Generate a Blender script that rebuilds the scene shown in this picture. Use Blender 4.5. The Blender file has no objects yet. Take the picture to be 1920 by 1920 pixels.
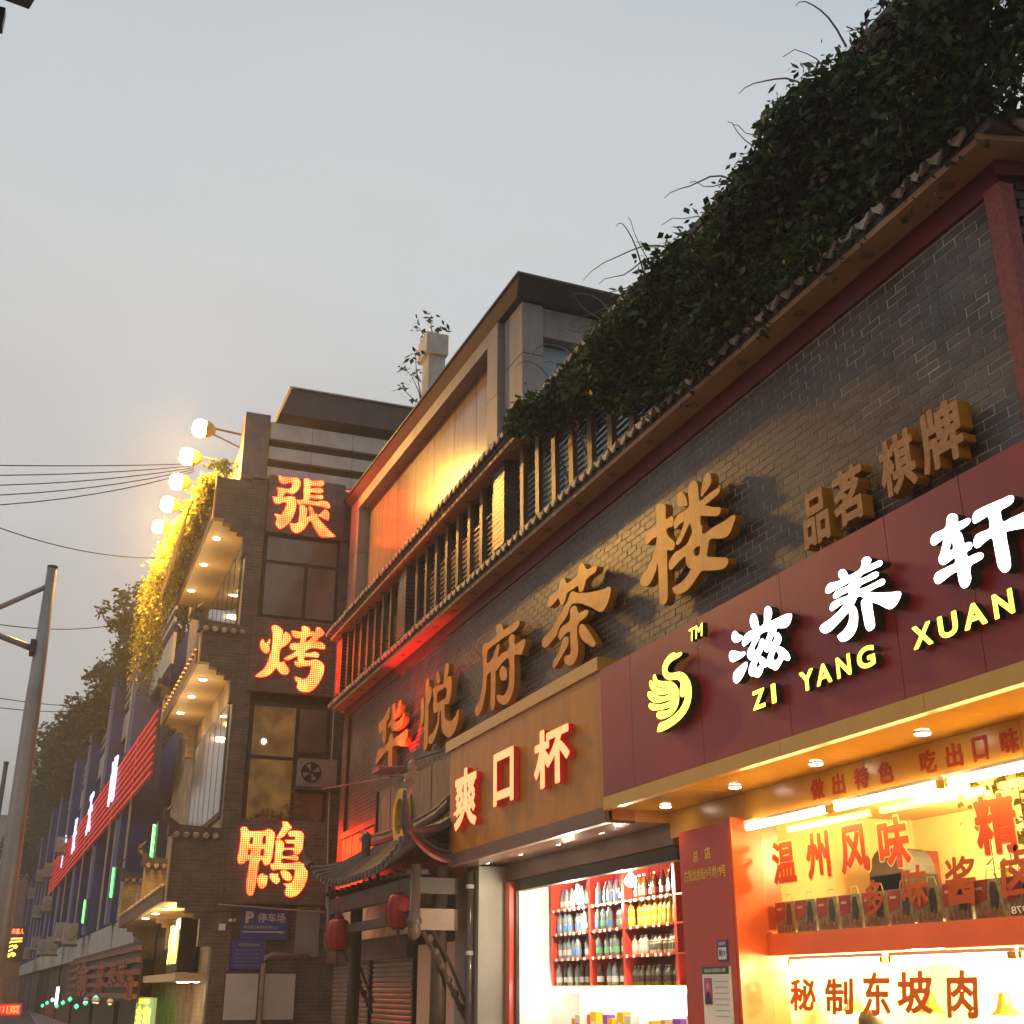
import bpy, math, random
import numpy as np
from mathutils import Vector, Matrix
R = math.radians
random.seed(7)
SC = bpy.context.scene
COL = SC.collection
# ---------------------------------------------------------------- camera
cam = bpy.data.cameras.new('camera')
cam.sensor_width = 36; cam.lens = 36 * 2250 / 1920; cam.clip_end = 2000
camo = bpy.data.objects.new('camera', cam); COL.objects.link(camo)
camo.location = (0, 0, 1.6)
camo.rotation_euler = (R(90) + math.atan(895 / 2250), 0, -R(21.05))
SC.camera = camo
SC.view_settings.view_transform = 'Standard'; SC.view_settings.look = 'None'
SC.view_settings.gamma = 1; SC.view_settings.exposure = 0
SC.view_settings.use_curve_mapping = False
SC.cycles.use_denoising = True
SC.cycles.max_bounces = 6; SC.cycles.diffuse_bounces = 3; SC.cycles.glossy_bounces = 3
SC.cycles.transparent_max_bounces = 8; SC.cycles.volume_bounces = 0
SC.cycles.sample_clamp_indirect = 4; SC.cycles.caustics_reflective = False; SC.cycles.caustics_refractive = False
# ---------------------------------------------------------------- sky: overcast dusk
w = bpy.data.worlds.new('World'); SC.world = w; w.use_nodes = True
nt = w.node_tree; nt.nodes.clear()
def N(t, k, **kw):
    n = t.nodes.new(k)
    for a, b in kw.items():
        if a in n.inputs: n.inputs[a].default_value = b
        else: setattr(n, a, b)
    return n
sky = N(nt, 'ShaderNodeTexSky', sky_type='NISHITA', sun_disc=False, sun_elevation=R(3), sun_rotation=R(250), dust_density=4.0)
bg1 = N(nt, 'ShaderNodeBackground'); bg1.inputs[1].default_value = 0.05
nt.links.new(sky.outputs[0], bg1.inputs[0])
tc = N(nt, 'ShaderNodeTexCoord'); sp = N(nt, 'ShaderNodeSeparateXYZ'); nt.links.new(tc.outputs['Generated'], sp.inputs[0])
rp = N(nt, 'ShaderNodeValToRGB'); cr = rp.color_ramp
cr.elements[0].position = 0.0; cr.elements[0].color = (.27, .235, .225, 1)
cr.elements[1].position = 0.85; cr.elements[1].color = (.38, .45, .52, 1)
for p, c in ((.18, (.37, .335, .32, 1)), (.36, (.50, .485, .475, 1)), (.52, (.59, .60, .60, 1)), (.68, (.52, .565, .60, 1))):
    e = cr.elements.new(p); e.color = c
nz = N(nt, 'ShaderNodeTexNoise', Scale=1.6, Detail=4.0, Roughness=0.45)
mp = N(nt, 'ShaderNodeMapping'); mp.inputs[3].default_value = (1, 1, 2.6)
nt.links.new(tc.outputs['Generated'], mp.inputs[0]); nt.links.new(mp.outputs[0], nz.inputs[0])
ma = N(nt, 'ShaderNodeMath', operation='MULTIPLY_ADD'); ma.inputs[1].default_value = .55; ma.inputs[2].default_value = -.275
nt.links.new(nz.outputs[0], ma.inputs[0])
ad = N(nt, 'ShaderNodeMath', operation='ADD'); nt.links.new(sp.outputs[2], ad.inputs[0]); nt.links.new(ma.outputs[0], ad.inputs[1])
nt.links.new(ad.outputs[0], rp.inputs[0])
bg2 = N(nt, 'ShaderNodeBackground'); bg2.inputs[1].default_value = 1.04
nt.links.new(rp.outputs[0], bg2.inputs[0])
ash = N(nt, 'ShaderNodeAddShader'); wo = N(nt, 'ShaderNodeOutputWorld')
nt.links.new(bg1.outputs[0], ash.inputs[0]); nt.links.new(bg2.outputs[0], ash.inputs[1]); nt.links.new(ash.outputs[0], wo.inputs[0])
sun = bpy.data.lights.new('sun', 'SUN'); sun.energy = 0.12; sun.angle = R(25); sun.color = (1, .9, .8)
suno = bpy.data.objects.new('sun', sun); COL.objects.link(suno); suno.rotation_euler = (R(78), 0, R(-70))

# ---------------------------------------------------------------- helpers
HAZE = 0.0019
WO = {}
def org(p):
    return WO.get(p.name, Vector((0, 0, 0))) if p else Vector((0, 0, 0))
def tag(o, label=None, cat=None, group=None, kind=None):
    if label: o['label'] = label
    if cat: o['category'] = cat
    if group: o['group'] = group
    if kind: o['kind'] = kind
    return o
def thing(name, label, cat, loc=(0, 0, 0), group=None, rz=0, local=False):
    o = bpy.data.objects.new(name, None); COL.objects.link(o); o.location = loc; o.rotation_euler.z = rz
    o.empty_display_size = .2
    WO[o.name] = Vector((0, 0, 0)) if local else Vector(loc)
    return tag(o, label, cat, group)
class MB:
    def __init__(s): s.v = []; s.f = []; s.m = []
    def poly(s, pts, m=0):
        b = len(s.v); s.v += [tuple(p) for p in pts]; s.f.append(tuple(range(b, b + len(pts)))); s.m.append(m)
    def hexa(s, c, m=0):
        b = len(s.v); s.v += [tuple(p) for p in c]
        for q in ((0, 3, 2, 1), (4, 5, 6, 7), (0, 1, 5, 4), (1, 2, 6, 5), (2, 3, 7, 6), (3, 0, 4, 7)):
            s.f.append(tuple(b + i for i in q)); s.m.append(m)
        return s
    def box(s, x0, x1, y0, y1, z0, z1, m=0):
        return s.hexa([(x0, y0, z0), (x1, y0, z0), (x1, y1, z0), (x0, y1, z0), (x0, y0, z1), (x1, y0, z1), (x1, y1, z1), (x0, y1, z1)], m)
    def prism(s, pts, a, b, axis='y', m=0):
        n = len(pts); k = len(s.v)
        def P(p, t):
            return (p[0], t, p[1]) if axis == 'y' else ((t, p[0], p[1]) if axis == 'x' else (p[0], p[1], t))
        s.v += [P(p, a) for p in pts] + [P(p, b) for p in pts]
        s.f.append(tuple(k + i for i in range(n))[::-1]); s.f.append(tuple(k + n + i for i in range(n))); s.m += [m, m]
        for i in range(n):
            j = (i + 1) % n; s.f.append((k + i, k + j, k + n + j, k + n + i)); s.m.append(m)
        return s
    def tube(s, pts, r, n=8, m=0, cap=True):
        pts = [Vector(p) for p in pts]; rs = r if isinstance(r, (list, tuple)) else [r] * len(pts)
        k = len(s.v); up = Vector((0, 0, 1))
        for i, p in enumerate(pts):
            d = (pts[min(i + 1, len(pts) - 1)] - pts[max(i - 1, 0)]).normalized()
            a = d.cross(up if abs(d.z) < .95 else Vector((1, 0, 0))).normalized(); b = d.cross(a)
            for j in range(n):
                t = 2 * math.pi * j / n; s.v.append(tuple(p + (a * math.cos(t) + b * math.sin(t)) * rs[i]))
        for i in range(len(pts) - 1):
            for j in range(n):
                q = (j + 1) % n; s.f.append((k + i * n + j, k + i * n + q, k + i * n + n + q, k + i * n + n + j)); s.m.append(m)
        if cap:
            s.f.append(tuple(k + j for j in range(n))[::-1]); s.f.append(tuple(k + (len(pts) - 1) * n + j for j in range(n))); s.m += [m, m]
        return s
    def lathe(s, prof, c, n=12, m=0, axis='z'):
        k = len(s.v)
        for (r, h) in prof:
            for j in range(n):
                t = 2 * math.pi * j / n; a, b = r * math.cos(t), r * math.sin(t)
                d = (a, b, h) if axis == 'z' else ((h, a, b) if axis == 'x' else (a, h, b))
                s.v.append((c[0] + d[0], c[1] + d[1], c[2] + d[2]))
        for i in range(len(prof) - 1):
            for j in range(n):
                q = (j + 1) % n; s.f.append((k + i * n + j, k + i * n + q, k + i * n + n + q, k + i * n + n + j)); s.m.append(m)
        s.f.append(tuple(k + j for j in range(n))[::-1]); s.f.append(tuple(k + (len(prof) - 1) * n + j for j in range(n))); s.m += [m, m]
        return s
    def mesh(s, name, mats, off=Vector((0, 0, 0)), smooth=False):
        me = bpy.data.meshes.new(name)
        me.from_pydata([(v[0] - off[0], v[1] - off[1], v[2] - off[2]) for v in s.v], [], s.f)
        for mt in (mats if isinstance(mats, (list, tuple)) else [mats]): me.materials.append(mt)
        if any(s.m): me.polygons.foreach_set('material_index', s.m)
        if smooth: me.polygons.foreach_set('use_smooth', [True] * len(s.f))
        me.update(); return me
    def build(s, name, mats, parent=None, loc=None, smooth=False, **kw):
        off = Vector(loc) if (loc is not None) else org(parent)
        o = bpy.data.objects.new(name, s.mesh(name, mats, off, smooth)); COL.objects.link(o)
        if parent: o.parent = parent; WO[o.name] = org(parent)
        else: o.location = off; WO[o.name] = off
        return tag(o, **kw)
def inst(me, name, parent, at, rz=0, scale=None, rot=None, **kw):
    """one more object on shared mesh data; at = world position"""
    o = bpy.data.objects.new(name, me); COL.objects.link(o)
    if parent: o.parent = parent
    o.location = Vector(at) - org(parent)
    if rot: o.rotation_euler = rot
    else: o.rotation_euler.z = rz
    if scale: o.scale = scale
    WO[o.name] = Vector(at)
    return tag(o, **kw)
def copy_tree(o, loc=None, parent=None, label=None):
    c = o.copy(); COL.objects.link(c)
    if parent: c.parent = parent
    if loc is not None: c.location = loc
    if label: c['label'] = label
    WO[c.name] = Vector(c.location) if parent is None else WO.get(o.name, Vector((0, 0, 0)))
    for ch in list(o.children): copy_tree(ch, None, c)
    return c
def lamp(kind, at, energy, color, parent=None, size=.05, rot=None, angle=None, blend=.5):
    l = bpy.data.lights.new('lamp_light', kind); l.energy = energy; l.color = color
    if kind in ('POINT', 'SPOT'): l.shadow_soft_size = size
    if kind == 'AREA': l.size = size
    if angle: l.spot_size = angle; l.spot_blend = blend
    o = bpy.data.objects.new('lamp_light', l); COL.objects.link(o)
    if parent: o.parent = parent
    o.location = Vector(at) - org(parent)
    if rot: o.rotation_euler = rot
    return o
# ---------------------------------------------------------------- materials
def mat(name, c, rough=.6, var=.25, scale=3.0, bump=.15, bscale=40, metal=0, spec=.3, coat=0, dirt=None, dscale=.8, damt=.5, rnd=0, stretch=(1, 1, 1), leaf=False, streak=None, samt=.5):
    m = bpy.data.materials.new(name); m.use_nodes = True; t = m.node_tree; b = t.nodes['Principled BSDF']
    b.inputs['Roughness'].default_value = rough; b.inputs['Metallic'].default_value = metal
    b.inputs['Specular IOR Level'].default_value = spec; b.inputs['Coat Weight'].default_value = coat
    b.inputs['Coat Roughness'].default_value = .15
    g = N(t, 'ShaderNodeNewGeometry'); mp = N(t, 'ShaderNodeMapping'); mp.inputs[3].default_value = stretch
    t.links.new(g.outputs['Position'], mp.inputs[0])
    nz = N(t, 'ShaderNodeTexNoise', Scale=scale, Detail=5.0, Roughness=.6); t.links.new(mp.outputs[0], nz.inputs[0])
    mr = N(t, 'ShaderNodeMapRange'); mr.inputs[1].default_value = .3; mr.inputs[2].default_value = .7
    mr.inputs[3].default_value = 1 - var; mr.inputs[4].default_value = 1 + var; t.links.new(nz.outputs[0], mr.inputs[0])
    src = mr.outputs[0]
    if rnd:
        oi = g.outputs['Random Per Island'] if leaf else N(t, 'ShaderNodeObjectInfo').outputs['Random']
        m2 = N(t, 'ShaderNodeMapRange'); m2.inputs[3].default_value = 1 - rnd; m2.inputs[4].default_value = 1 + rnd
        t.links.new(oi, m2.inputs[0]); mm = N(t, 'ShaderNodeMath', operation='MULTIPLY')
        t.links.new(src, mm.inputs[0]); t.links.new(m2.outputs[0], mm.inputs[1]); src = mm.outputs[0]
    vm = N(t, 'ShaderNodeVectorMath', operation='SCALE'); vm.inputs[0].default_value = c[:3]; t.links.new(src, vm.inputs['Scale'])
    out = vm.outputs[0]
    if dirt:
        n2 = N(t, 'ShaderNodeTexNoise', Scale=dscale, Detail=7.0, Roughness=.68); t.links.new(mp.outputs[0], n2.inputs[0])
        r2 = N(t, 'ShaderNodeMapRange'); r2.inputs[1].default_value = .48; r2.inputs[2].default_value = .66; r2.inputs[4].default_value = damt
        t.links.new(n2.outputs[0], r2.inputs[0]); mx = N(t, 'ShaderNodeMix', data_type='RGBA')
        t.links.new(r2.outputs[0], mx.inputs[0]); t.links.new(out, mx.inputs[6]); mx.inputs[7].default_value = (*dirt, 1); out = mx.outputs[2]
    if streak:
        m3 = N(t, 'ShaderNodeMapping'); m3.inputs[3].default_value = (5, 5, .45); t.links.new(g.outputs['Position'], m3.inputs[0])
        n4 = N(t, 'ShaderNodeTexNoise', Scale=1.0, Detail=6.0, Roughness=.7, Distortion=.3); t.links.new(m3.outputs[0], n4.inputs[0])
        r4 = N(t, 'ShaderNodeMapRange'); r4.inputs[1].default_value = .50; r4.inputs[2].default_value = .72; r4.inputs[4].default_value = samt
        t.links.new(n4.outputs[0], r4.inputs[0]); mx = N(t, 'ShaderNodeMix', data_type='RGBA')
        t.links.new(r4.outputs[0], mx.inputs[0]); t.links.new(out, mx.inputs[6]); mx.inputs[7].default_value = (*streak, 1); out = mx.outputs[2]
    t.links.new(out, b.inputs['Base Color'])
    if bump:
        n3 = N(t, 'ShaderNodeTexNoise', Scale=bscale, Detail=3.0); t.links.new(mp.outputs[0], n3.inputs[0])
        bp = N(t, 'ShaderNodeBump'); bp.inputs[0].default_value = bump; bp.inputs[1].default_value = .01
        t.links.new(n3.outputs[0], bp.inputs['Height']); t.links.new(bp.outputs[0], b.inputs['Normal'])
    if leaf:
        b.inputs['Subsurface Weight'].default_value = 0
        tr = N(t, 'ShaderNodeBsdfTranslucent'); t.links.new(out, tr.inputs[0]); ms = N(t, 'ShaderNodeMixShader'); ms.inputs[0].default_value = .35
        o = t.nodes['Material Output']; t.links.new(b.outputs[0], ms.inputs[1]); t.links.new(tr.outputs[0], ms.inputs[2]); t.links.new(ms.outputs[0], o.inputs[0])
    return m
def emit(name, c, s, base=(.8, .8, .8), noise=0, nscale=8, dots=None):
    m = bpy.data.materials.new(name); m.use_nodes = True; t = m.node_tree; b = t.nodes['Principled BSDF']
    b.inputs['Base Color'].default_value = (*base, 1); b.inputs['Emission Color'].default_value = (*c, 1); b.inputs['Emission Strength'].default_value = s
    b.inputs['Roughness'].default_value = .5
    if noise:
        g = N(t, 'ShaderNodeNewGeometry'); nz = N(t, 'ShaderNodeTexNoise', Scale=nscale, Detail=3.0); t.links.new(g.outputs['Position'], nz.inputs[0])
        mr = N(t, 'ShaderNodeMapRange'); mr.inputs[1].default_value = .3; mr.inputs[2].default_value = .7
        mr.inputs[3].default_value = s * (1 - noise); mr.inputs[4].default_value = s * (1 + noise)
        t.links.new(nz.outputs[0], mr.inputs[0]); t.links.new(mr.outputs[0], b.inputs['Emission Strength'])
    if dots:
        g = N(t, 'ShaderNodeNewGeometry'); vm = N(t, 'ShaderNodeVectorMath', operation='SCALE'); vm.inputs['Scale'].default_value = 1 / dots
        t.links.new(g.outputs['Position'], vm.inputs[0]); fr = N(t, 'ShaderNodeVectorMath', operation='FRACTION'); t.links.new(vm.outputs[0], fr.inputs[0])
        sb = N(t, 'ShaderNodeVectorMath', operation='SUBTRACT'); sb.inputs[1].default_value = (.5, .5, .5); t.links.new(fr.outputs[0], sb.inputs[0])
        sm = N(t, 'ShaderNodeVectorMath', operation='MULTIPLY'); sm.inputs[1].default_value = (1, 0, 1); t.links.new(sb.outputs[0], sm.inputs[0])
        ln = N(t, 'ShaderNodeVectorMath', operation='LENGTH'); t.links.new(sm.outputs[0], ln.inputs[0])
        mr = N(t, 'ShaderNodeMapRange'); mr.inputs[1].default_value = .22; mr.inputs[2].default_value = .48; mr.inputs[3].default_value = 1; mr.inputs[4].default_value = .12
        t.links.new(ln.outputs['Value'], mr.inputs[0])
        nz = N(t, 'ShaderNodeTexNoise', Scale=2.2, Detail=3.0); t.links.new(g.outputs['Position'], nz.inputs[0])
        m2 = N(t, 'ShaderNodeMapRange'); m2.inputs[1].default_value = .35; m2.inputs[2].default_value = .65; m2.inputs[3].default_value = s * .55; m2.inputs[4].default_value = s * 1.5
        t.links.new(nz.outputs[0], m2.inputs[0]); mm = N(t, 'ShaderNodeMath', operation='MULTIPLY')
        t.links.new(mr.outputs[0], mm.inputs[0]); t.links.new(m2.outputs[0], mm.inputs[1]); t.links.new(mm.outputs[0], b.inputs['Emission Strength'])
    return m
def glass(name, tint, rough=.05, tr=.6):
    m = bpy.data.materials.new(name); m.use_nodes = True; t = m.node_tree; t.nodes.remove(t.nodes['Principled BSDF'])
    g = N(t, 'ShaderNodeBsdfGlossy'); g.inputs[0].default_value = (.9, .9, .9, 1); g.inputs[1].default_value = rough
    T = N(t, 'ShaderNodeBsdfTransparent'); T.inputs[0].default_value = (*tint, 1)
    lw = N(t, 'ShaderNodeLayerWeight'); lw.inputs[0].default_value = .5; fr = N(t, 'ShaderNodeMath', operation='POWER'); t.links.new(lw.outputs['Facing'], fr.inputs[0]); fr.inputs[1].default_value = 3.5
    ms = N(t, 'ShaderNodeMixShader'); t.links.new(fr.outputs[0], ms.inputs[0]); t.links.new(T.outputs[0], ms.inputs[1]); t.links.new(g.outputs[0], ms.inputs[2])
    t.links.new(ms.outputs[0], t.nodes['Material Output'].inputs[0]); return m
def brickmat(name, c1, c2, mortar, sc=(1, 1, 1), plane='y', bw=.22, bh=.07, rough=.6, mort=.008):
    m = bpy.data.materials.new(name); m.use_nodes = True; t = m.node_tree; b = t.nodes['Principled BSDF']; b.inputs['Roughness'].default_value = rough
    g = N(t, 'ShaderNodeNewGeometry'); s = N(t, 'ShaderNodeSeparateXYZ'); t.links.new(g.outputs['Position'], s.inputs[0])
    cb = N(t, 'ShaderNodeCombineXYZ'); av = N(t, 'ShaderNodeMath', operation='ADD'); t.links.new(s.outputs[0], av.inputs[0]); t.links.new(s.outputs[1], av.inputs[1])
    t.links.new(av.outputs[0], cb.inputs[0]); t.links.new(s.outputs[2], cb.inputs[1])
    bt = N(t, 'ShaderNodeTexBrick'); t.links.new(cb.outputs[0], bt.inputs[0])
    bt.inputs['Color1'].default_value = (*c1, 1); bt.inputs['Color2'].default_value = (*c2, 1); bt.inputs['Mortar'].default_value = (*mortar, 1)
    bt.inputs['Scale'].default_value = 1; bt.inputs['Brick Width'].default_value = bw; bt.inputs['Row Height'].default_value = bh; bt.inputs['Mortar Size'].default_value = mort
    nz = N(t, 'ShaderNodeTexNoise', Scale=2.5, Detail=6.0); t.links.new(g.outputs['Position'], nz.inputs[0])
    mr = N(t, 'ShaderNodeMapRange'); mr.inputs[1].default_value = .3; mr.inputs[2].default_value = .7; mr.inputs[3].default_value = .65; mr.inputs[4].default_value = 1.3
    t.links.new(nz.outputs[0], mr.inputs[0]); vm = N(t, 'ShaderNodeVectorMath', operation='SCALE'); t.links.new(bt.outputs[0], vm.inputs[0]); t.links.new(mr.outputs[0], vm.inputs['Scale'])
    t.links.new(vm.outputs[0], b.inputs['Base Color'])
    bp = N(t, 'ShaderNodeBump', invert=True); bp.inputs[0].default_value = .6; bp.inputs[1].default_value = .01; t.links.new(bt.outputs['Fac'], bp.inputs['Height']); t.links.new(bp.outputs[0], b.inputs['Normal'])
    return m
M = dict(
 brick=mat('grey_brick', (.062, .040, .031), .42, .35, 2.2, .25, 30, dirt=(.15, .15, .145), dscale=.42, damt=.6, rnd=.45, spec=.35, streak=(.03, .024, .02), samt=.6),
 mortar=mat('mortar', (.42, .34, .26), .8, .3, 3),
 redpaint=mat('red_paint', (.10, .010, .009), .45, .25, 4, .1, 20),
 redlight=mat('dusty_red_steel', (.22, .05, .045), .5, .3, 30, .1, 60),
 soffit=mat('tan_soffit', (.30, .185, .115), .6, .12, 1.5, .06, 20),
 disc=mat('soffit_disc', (.16, .11, .08), .7),
 tile=mat('grey_roof_tile', (.085, .075, .07), .6, .35, 5, .3, 40, rnd=.2),
 drip=mat('pale_drip_tile', (.36, .30, .24), .6, .3, 6, .3, 40, rnd=.2),
 darkwood=mat('dark_brown_timber', (.045, .027, .02), .5, .3, 5, .2, 20),
 wood=mat('brown_timber', (.12, .066, .038), .5, .3, 5, .2, 20, stretch=(3, 3, .5)),
 louver=mat('black_louver', (.014, .012, .011), .6, .3, 5),
 orangelet=mat('orange_letter_face', (.62, .25, .025), .42, .15, 6, .3, 45, dirt=(.36, .16, .05), dscale=2.2, damt=.6, streak=(.25, .12, .05), samt=.4),
 orangeside=mat('ochre_letter_side', (.42, .17, .01), .45, .2, 6),
 orangelet2=mat('perforated_orange', (.42, .20, .08), .6, .3, 25, .4, 25),
 fascia=mat('dark_red_sign_panel', (.30, .020, .028), .33, .18, 1.0, .12, 2.2, spec=.5, dirt=(.20, .03, .03), dscale=1.1, damt=.5, streak=(.14, .03, .03), samt=.35),
 ochre=mat('ochre_aluminium', (.52, .22, .03), .36, .15, 1.2, .12, 2.4, dirt=(.27, .13, .045), dscale=1.2, damt=.6, streak=(.20, .10, .04), samt=.45),
 gold=mat('gold_aluminium', (.60, .34, .05), .28, .12, 1.5, .08, 2.5, spec=.6, dirt=(.42, .24, .06), dscale=1.5, damt=.5),
 goldgloss=mat('glossy_gold_ceiling', (.66, .34, .05), .10, .08, 1.5, .02, 4, spec=.8),
 brownband=mat('brown_metal_strip', (.17, .10, .08), .35, .15, 2),
 browngloss=mat('glossy_brown_ceiling', (.26, .15, .12), .12, .15, 2, .02, 4, spec=.8),
 white=mat('white_paint', (.78, .76, .70), .5, .05, 2, .03),
 cream=mat('cream_wall', (.84, .66, .32), .5, .08, 2, .03),
 greycol=mat('grey_plaster', (.22, .215, .195), .6, .15, 1.5, .1, 15),
 grey=mat('grey_stone_cladding', (.27, .25, .24), .6, .12, 1.2, .08, 30, dirt=(.20, .185, .17), dscale=.9, damt=.6, streak=(.13, .12, .11), samt=.6),
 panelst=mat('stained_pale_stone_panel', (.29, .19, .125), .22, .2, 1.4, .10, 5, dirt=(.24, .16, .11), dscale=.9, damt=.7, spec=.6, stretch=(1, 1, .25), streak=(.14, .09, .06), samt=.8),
 darkroof=mat('dark_roof_metal', (.07, .065, .065), .5, .2, 2),
 steel=mat('grey_steel', (.28, .27, .26), .45, .15, 3, metal=.3),
 darksteel=mat('dark_steel', (.06, .06, .065), .45, .2, 3),
 bluewall=mat('blue_facade_paint', (.02, .05, .24), .5, .3, 1.0, .1, 10, streak=(.03, .03, .05), samt=.5),
 darkglass=mat('dark_window_glass', (.03, .035, .04), .08, .3, 1.5, .03, 2, spec=.8),
 greyrail=mat('pale_grey_panel', (.46, .43, .40), .5, .15, 2),
 acunit=mat('aged_white_plastic', (.36, .35, .32), .5, .15, 4),
 foliage=mat('leaf_green', (.036, .066, .015), .5, .4, 1.1, 0, rnd=.7, leaf=True),
 foliagedark=mat('leaf_dark_green', (.035, .055, .02), .55, .4, .8, 0, rnd=.5, leaf=True),
 foliagelit=mat('leaf_floodlit_yellow', (.26, .24, .045), .5, .3, 2, 0, rnd=.5, leaf=True),  # lit copy of the leaf, floodlight yellow put into its colour
 twig=mat('twig_bark', (.09, .07, .05), .8, .3, 10),
 asphalt=mat('asphalt', (.10, .095, .09), .8, .3, 2, .3, 80),
 paving=mat('grey_paving', (.30, .26, .22), .7, .2, 2, .2, 30),
 pinkst=mat('pinkish_render', (.36, .22, .18), .7, .2, .5),
 apart=mat('apartment_render', (.42, .39, .36), .8, .12, .3),
 tvblue=mat('blue_sign_face', (.05, .06, .24), .45, .1, 3),
 boardwhite=mat('greyish_white_board', (.52, .48, .43), .6, .12, 3, .1, 40, dirt=(.38, .34, .30), dscale=6, damt=.4),
 lantern=mat('red_lantern_cloth', (.26, .015, .018), .6, .2, 6),
 shutter=mat('shutter_steel', (.30, .29, .26), .3, .15, 2, metal=.5),
 plasticblue=mat('blue_cap', (.06, .13, .45), .4), plasticwhite=mat('white_cap', (.8, .8, .78), .4),
 redshelf=mat('red_shelf_board', (.50, .045, .03), .35, .1, 2),
 redcol=mat('red_column_panel', (.48, .06, .04), .22, .08, 1.2, .02, 4, spec=.6),
 orangepanel=mat('orange_red_panel', (.72, .13, .035), .25, .08, 1.5, .02, 4, spec=.6),
 redletter=mat('red_vinyl', (.42, .05, .015), .5, .08, 4, 0),
 goldletter=mat('gold_vinyl', (.9, .6, .1), .4, .1, 4, 0),
 yellowpaint=mat('yellow_paint', (.50, .36, .03), .5, .15, 4),
 plank=mat('weathered_plank', (.17, .11, .08), .6, .45, 6, .3, 20, stretch=(1.5, 3, .25), spec=.4),
 plankredlit=mat('redlit_glossy_plank', (.5, .06, .05), .25, .35, 8, .2, 15, stretch=(1.5, 3, .2), spec=.8),  # red light of the sign is put into the wood colour
 skin=mat('skin', (.55, .33, .24), .6, .05), hair=mat('black_hair', (.02, .015, .012), .5, .2, 30),
 wire=mat('black_cable', (.015, .013, .012), .9, .1, 5, 0, spec=.05),
 black=mat('black_plastic', (.02, .02, .02), .4),
)
M['glass'] = glass('clear_shop_glass', (.9, .88, .82)); M['smoke'] = glass('smoked_glass', (.35, .32, .28), .03)
E_ = dict(
 white=emit('white_lit_letter', (1, .98, 1.0), 4.2), yellow=emit('yellow_lit_letter', (1, .93, .0), 2.6),
 redyel=emit('orange_neon_face', (1, .085, .004), 4.2), redside=emit('red_neon_side', (1, .02, .01), .25, base=(.12, .01, .01)),
 led=emit('led_dots', (1, .030, .006), 48, base=(.2, .02, .02), dots=.042), ledside=emit('led_red_edge', (1, .015, .005), 2.2),
 down=emit('downlight_glow', (1, .86, .62), 22), tube=emit('fluorescent_warm', (1, .62, .18), 60), tubew=emit('fluorescent_white', (1, .93, .80), 30),
 bulb=emit('bulb_glow', (1, .84, .55), 30), flood=emit('sodium_flood_lens', (1, .66, .26), 80),
 wall=emit('backlit_white_panel', (1, .86, .58), 1.1, noise=.1, nscale=1), green=emit('green_neon', (.10, 1, .22), 2), neonred=emit('red_led_tube', (1, .02, .02), .75, base=(.3, .03, .03), noise=.6, nscale=14),
 neonwhite=emit('blue_white_neon', (.62, .66, 1), 1.5), amber=emit('amber_lit_room', (1, .50, .10), .085, base=(.12, .07, .03), noise=.9, nscale=2.6),
 neonyel=emit('yellow_neon', (1, .62, .06), 3.2), teal=emit('teal_led', (0, 1, .5), 1.2), signgreen=emit('green_lightbox', (.14, .52, .04), .5), whitebox=emit('white_lightbox', (.9, .85, 1), 3),
)
# ---------------------------------------------------------------- lettering
def smooth(pts, k=3):
    n = len(pts); out = []
    for i in range(n):
        p0, p1, p2, p3 = (pts[(i + j - 1) % n] for j in range(4))
        a = (p1[0] - p0[0], p1[1] - p0[1]); b = (p2[0] - p1[0], p2[1] - p1[1]); c = (p3[0] - p2[0], p3[1] - p2[1])
        lb = math.hypot(*b) + 1e-9; la = math.hypot(*a) + 1e-9; lc = math.hypot(*c) + 1e-9
        def tan(u, v, lu, lv):
            cs = (u[0] * v[0] + u[1] * v[1]) / (lu * lv)
            if cs < -.1: return (0, 0)
            t = (u[0] / lu + v[0] / lv, u[1] / lu + v[1] / lv); return (t[0] * .5, t[1] * .5)
        t1 = tan(a, b, la, lb); t2 = tan(b, c, lb, lc)
        for s in range(k):
            t = s / k; h1 = 2*t**3 - 3*t*t + 1; h2 = t**3 - 2*t*t + t; h3 = -2*t**3 + 3*t*t; h4 = t**3 - t*t
            out.append((h1*p1[0] + h2*t1[0]*lb + h3*p2[0] + h4*t2[0]*lb, h1*p1[1] + h2*t1[1]*lb + h3*p2[1] + h4*t2[1]*lb))
    return out
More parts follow.
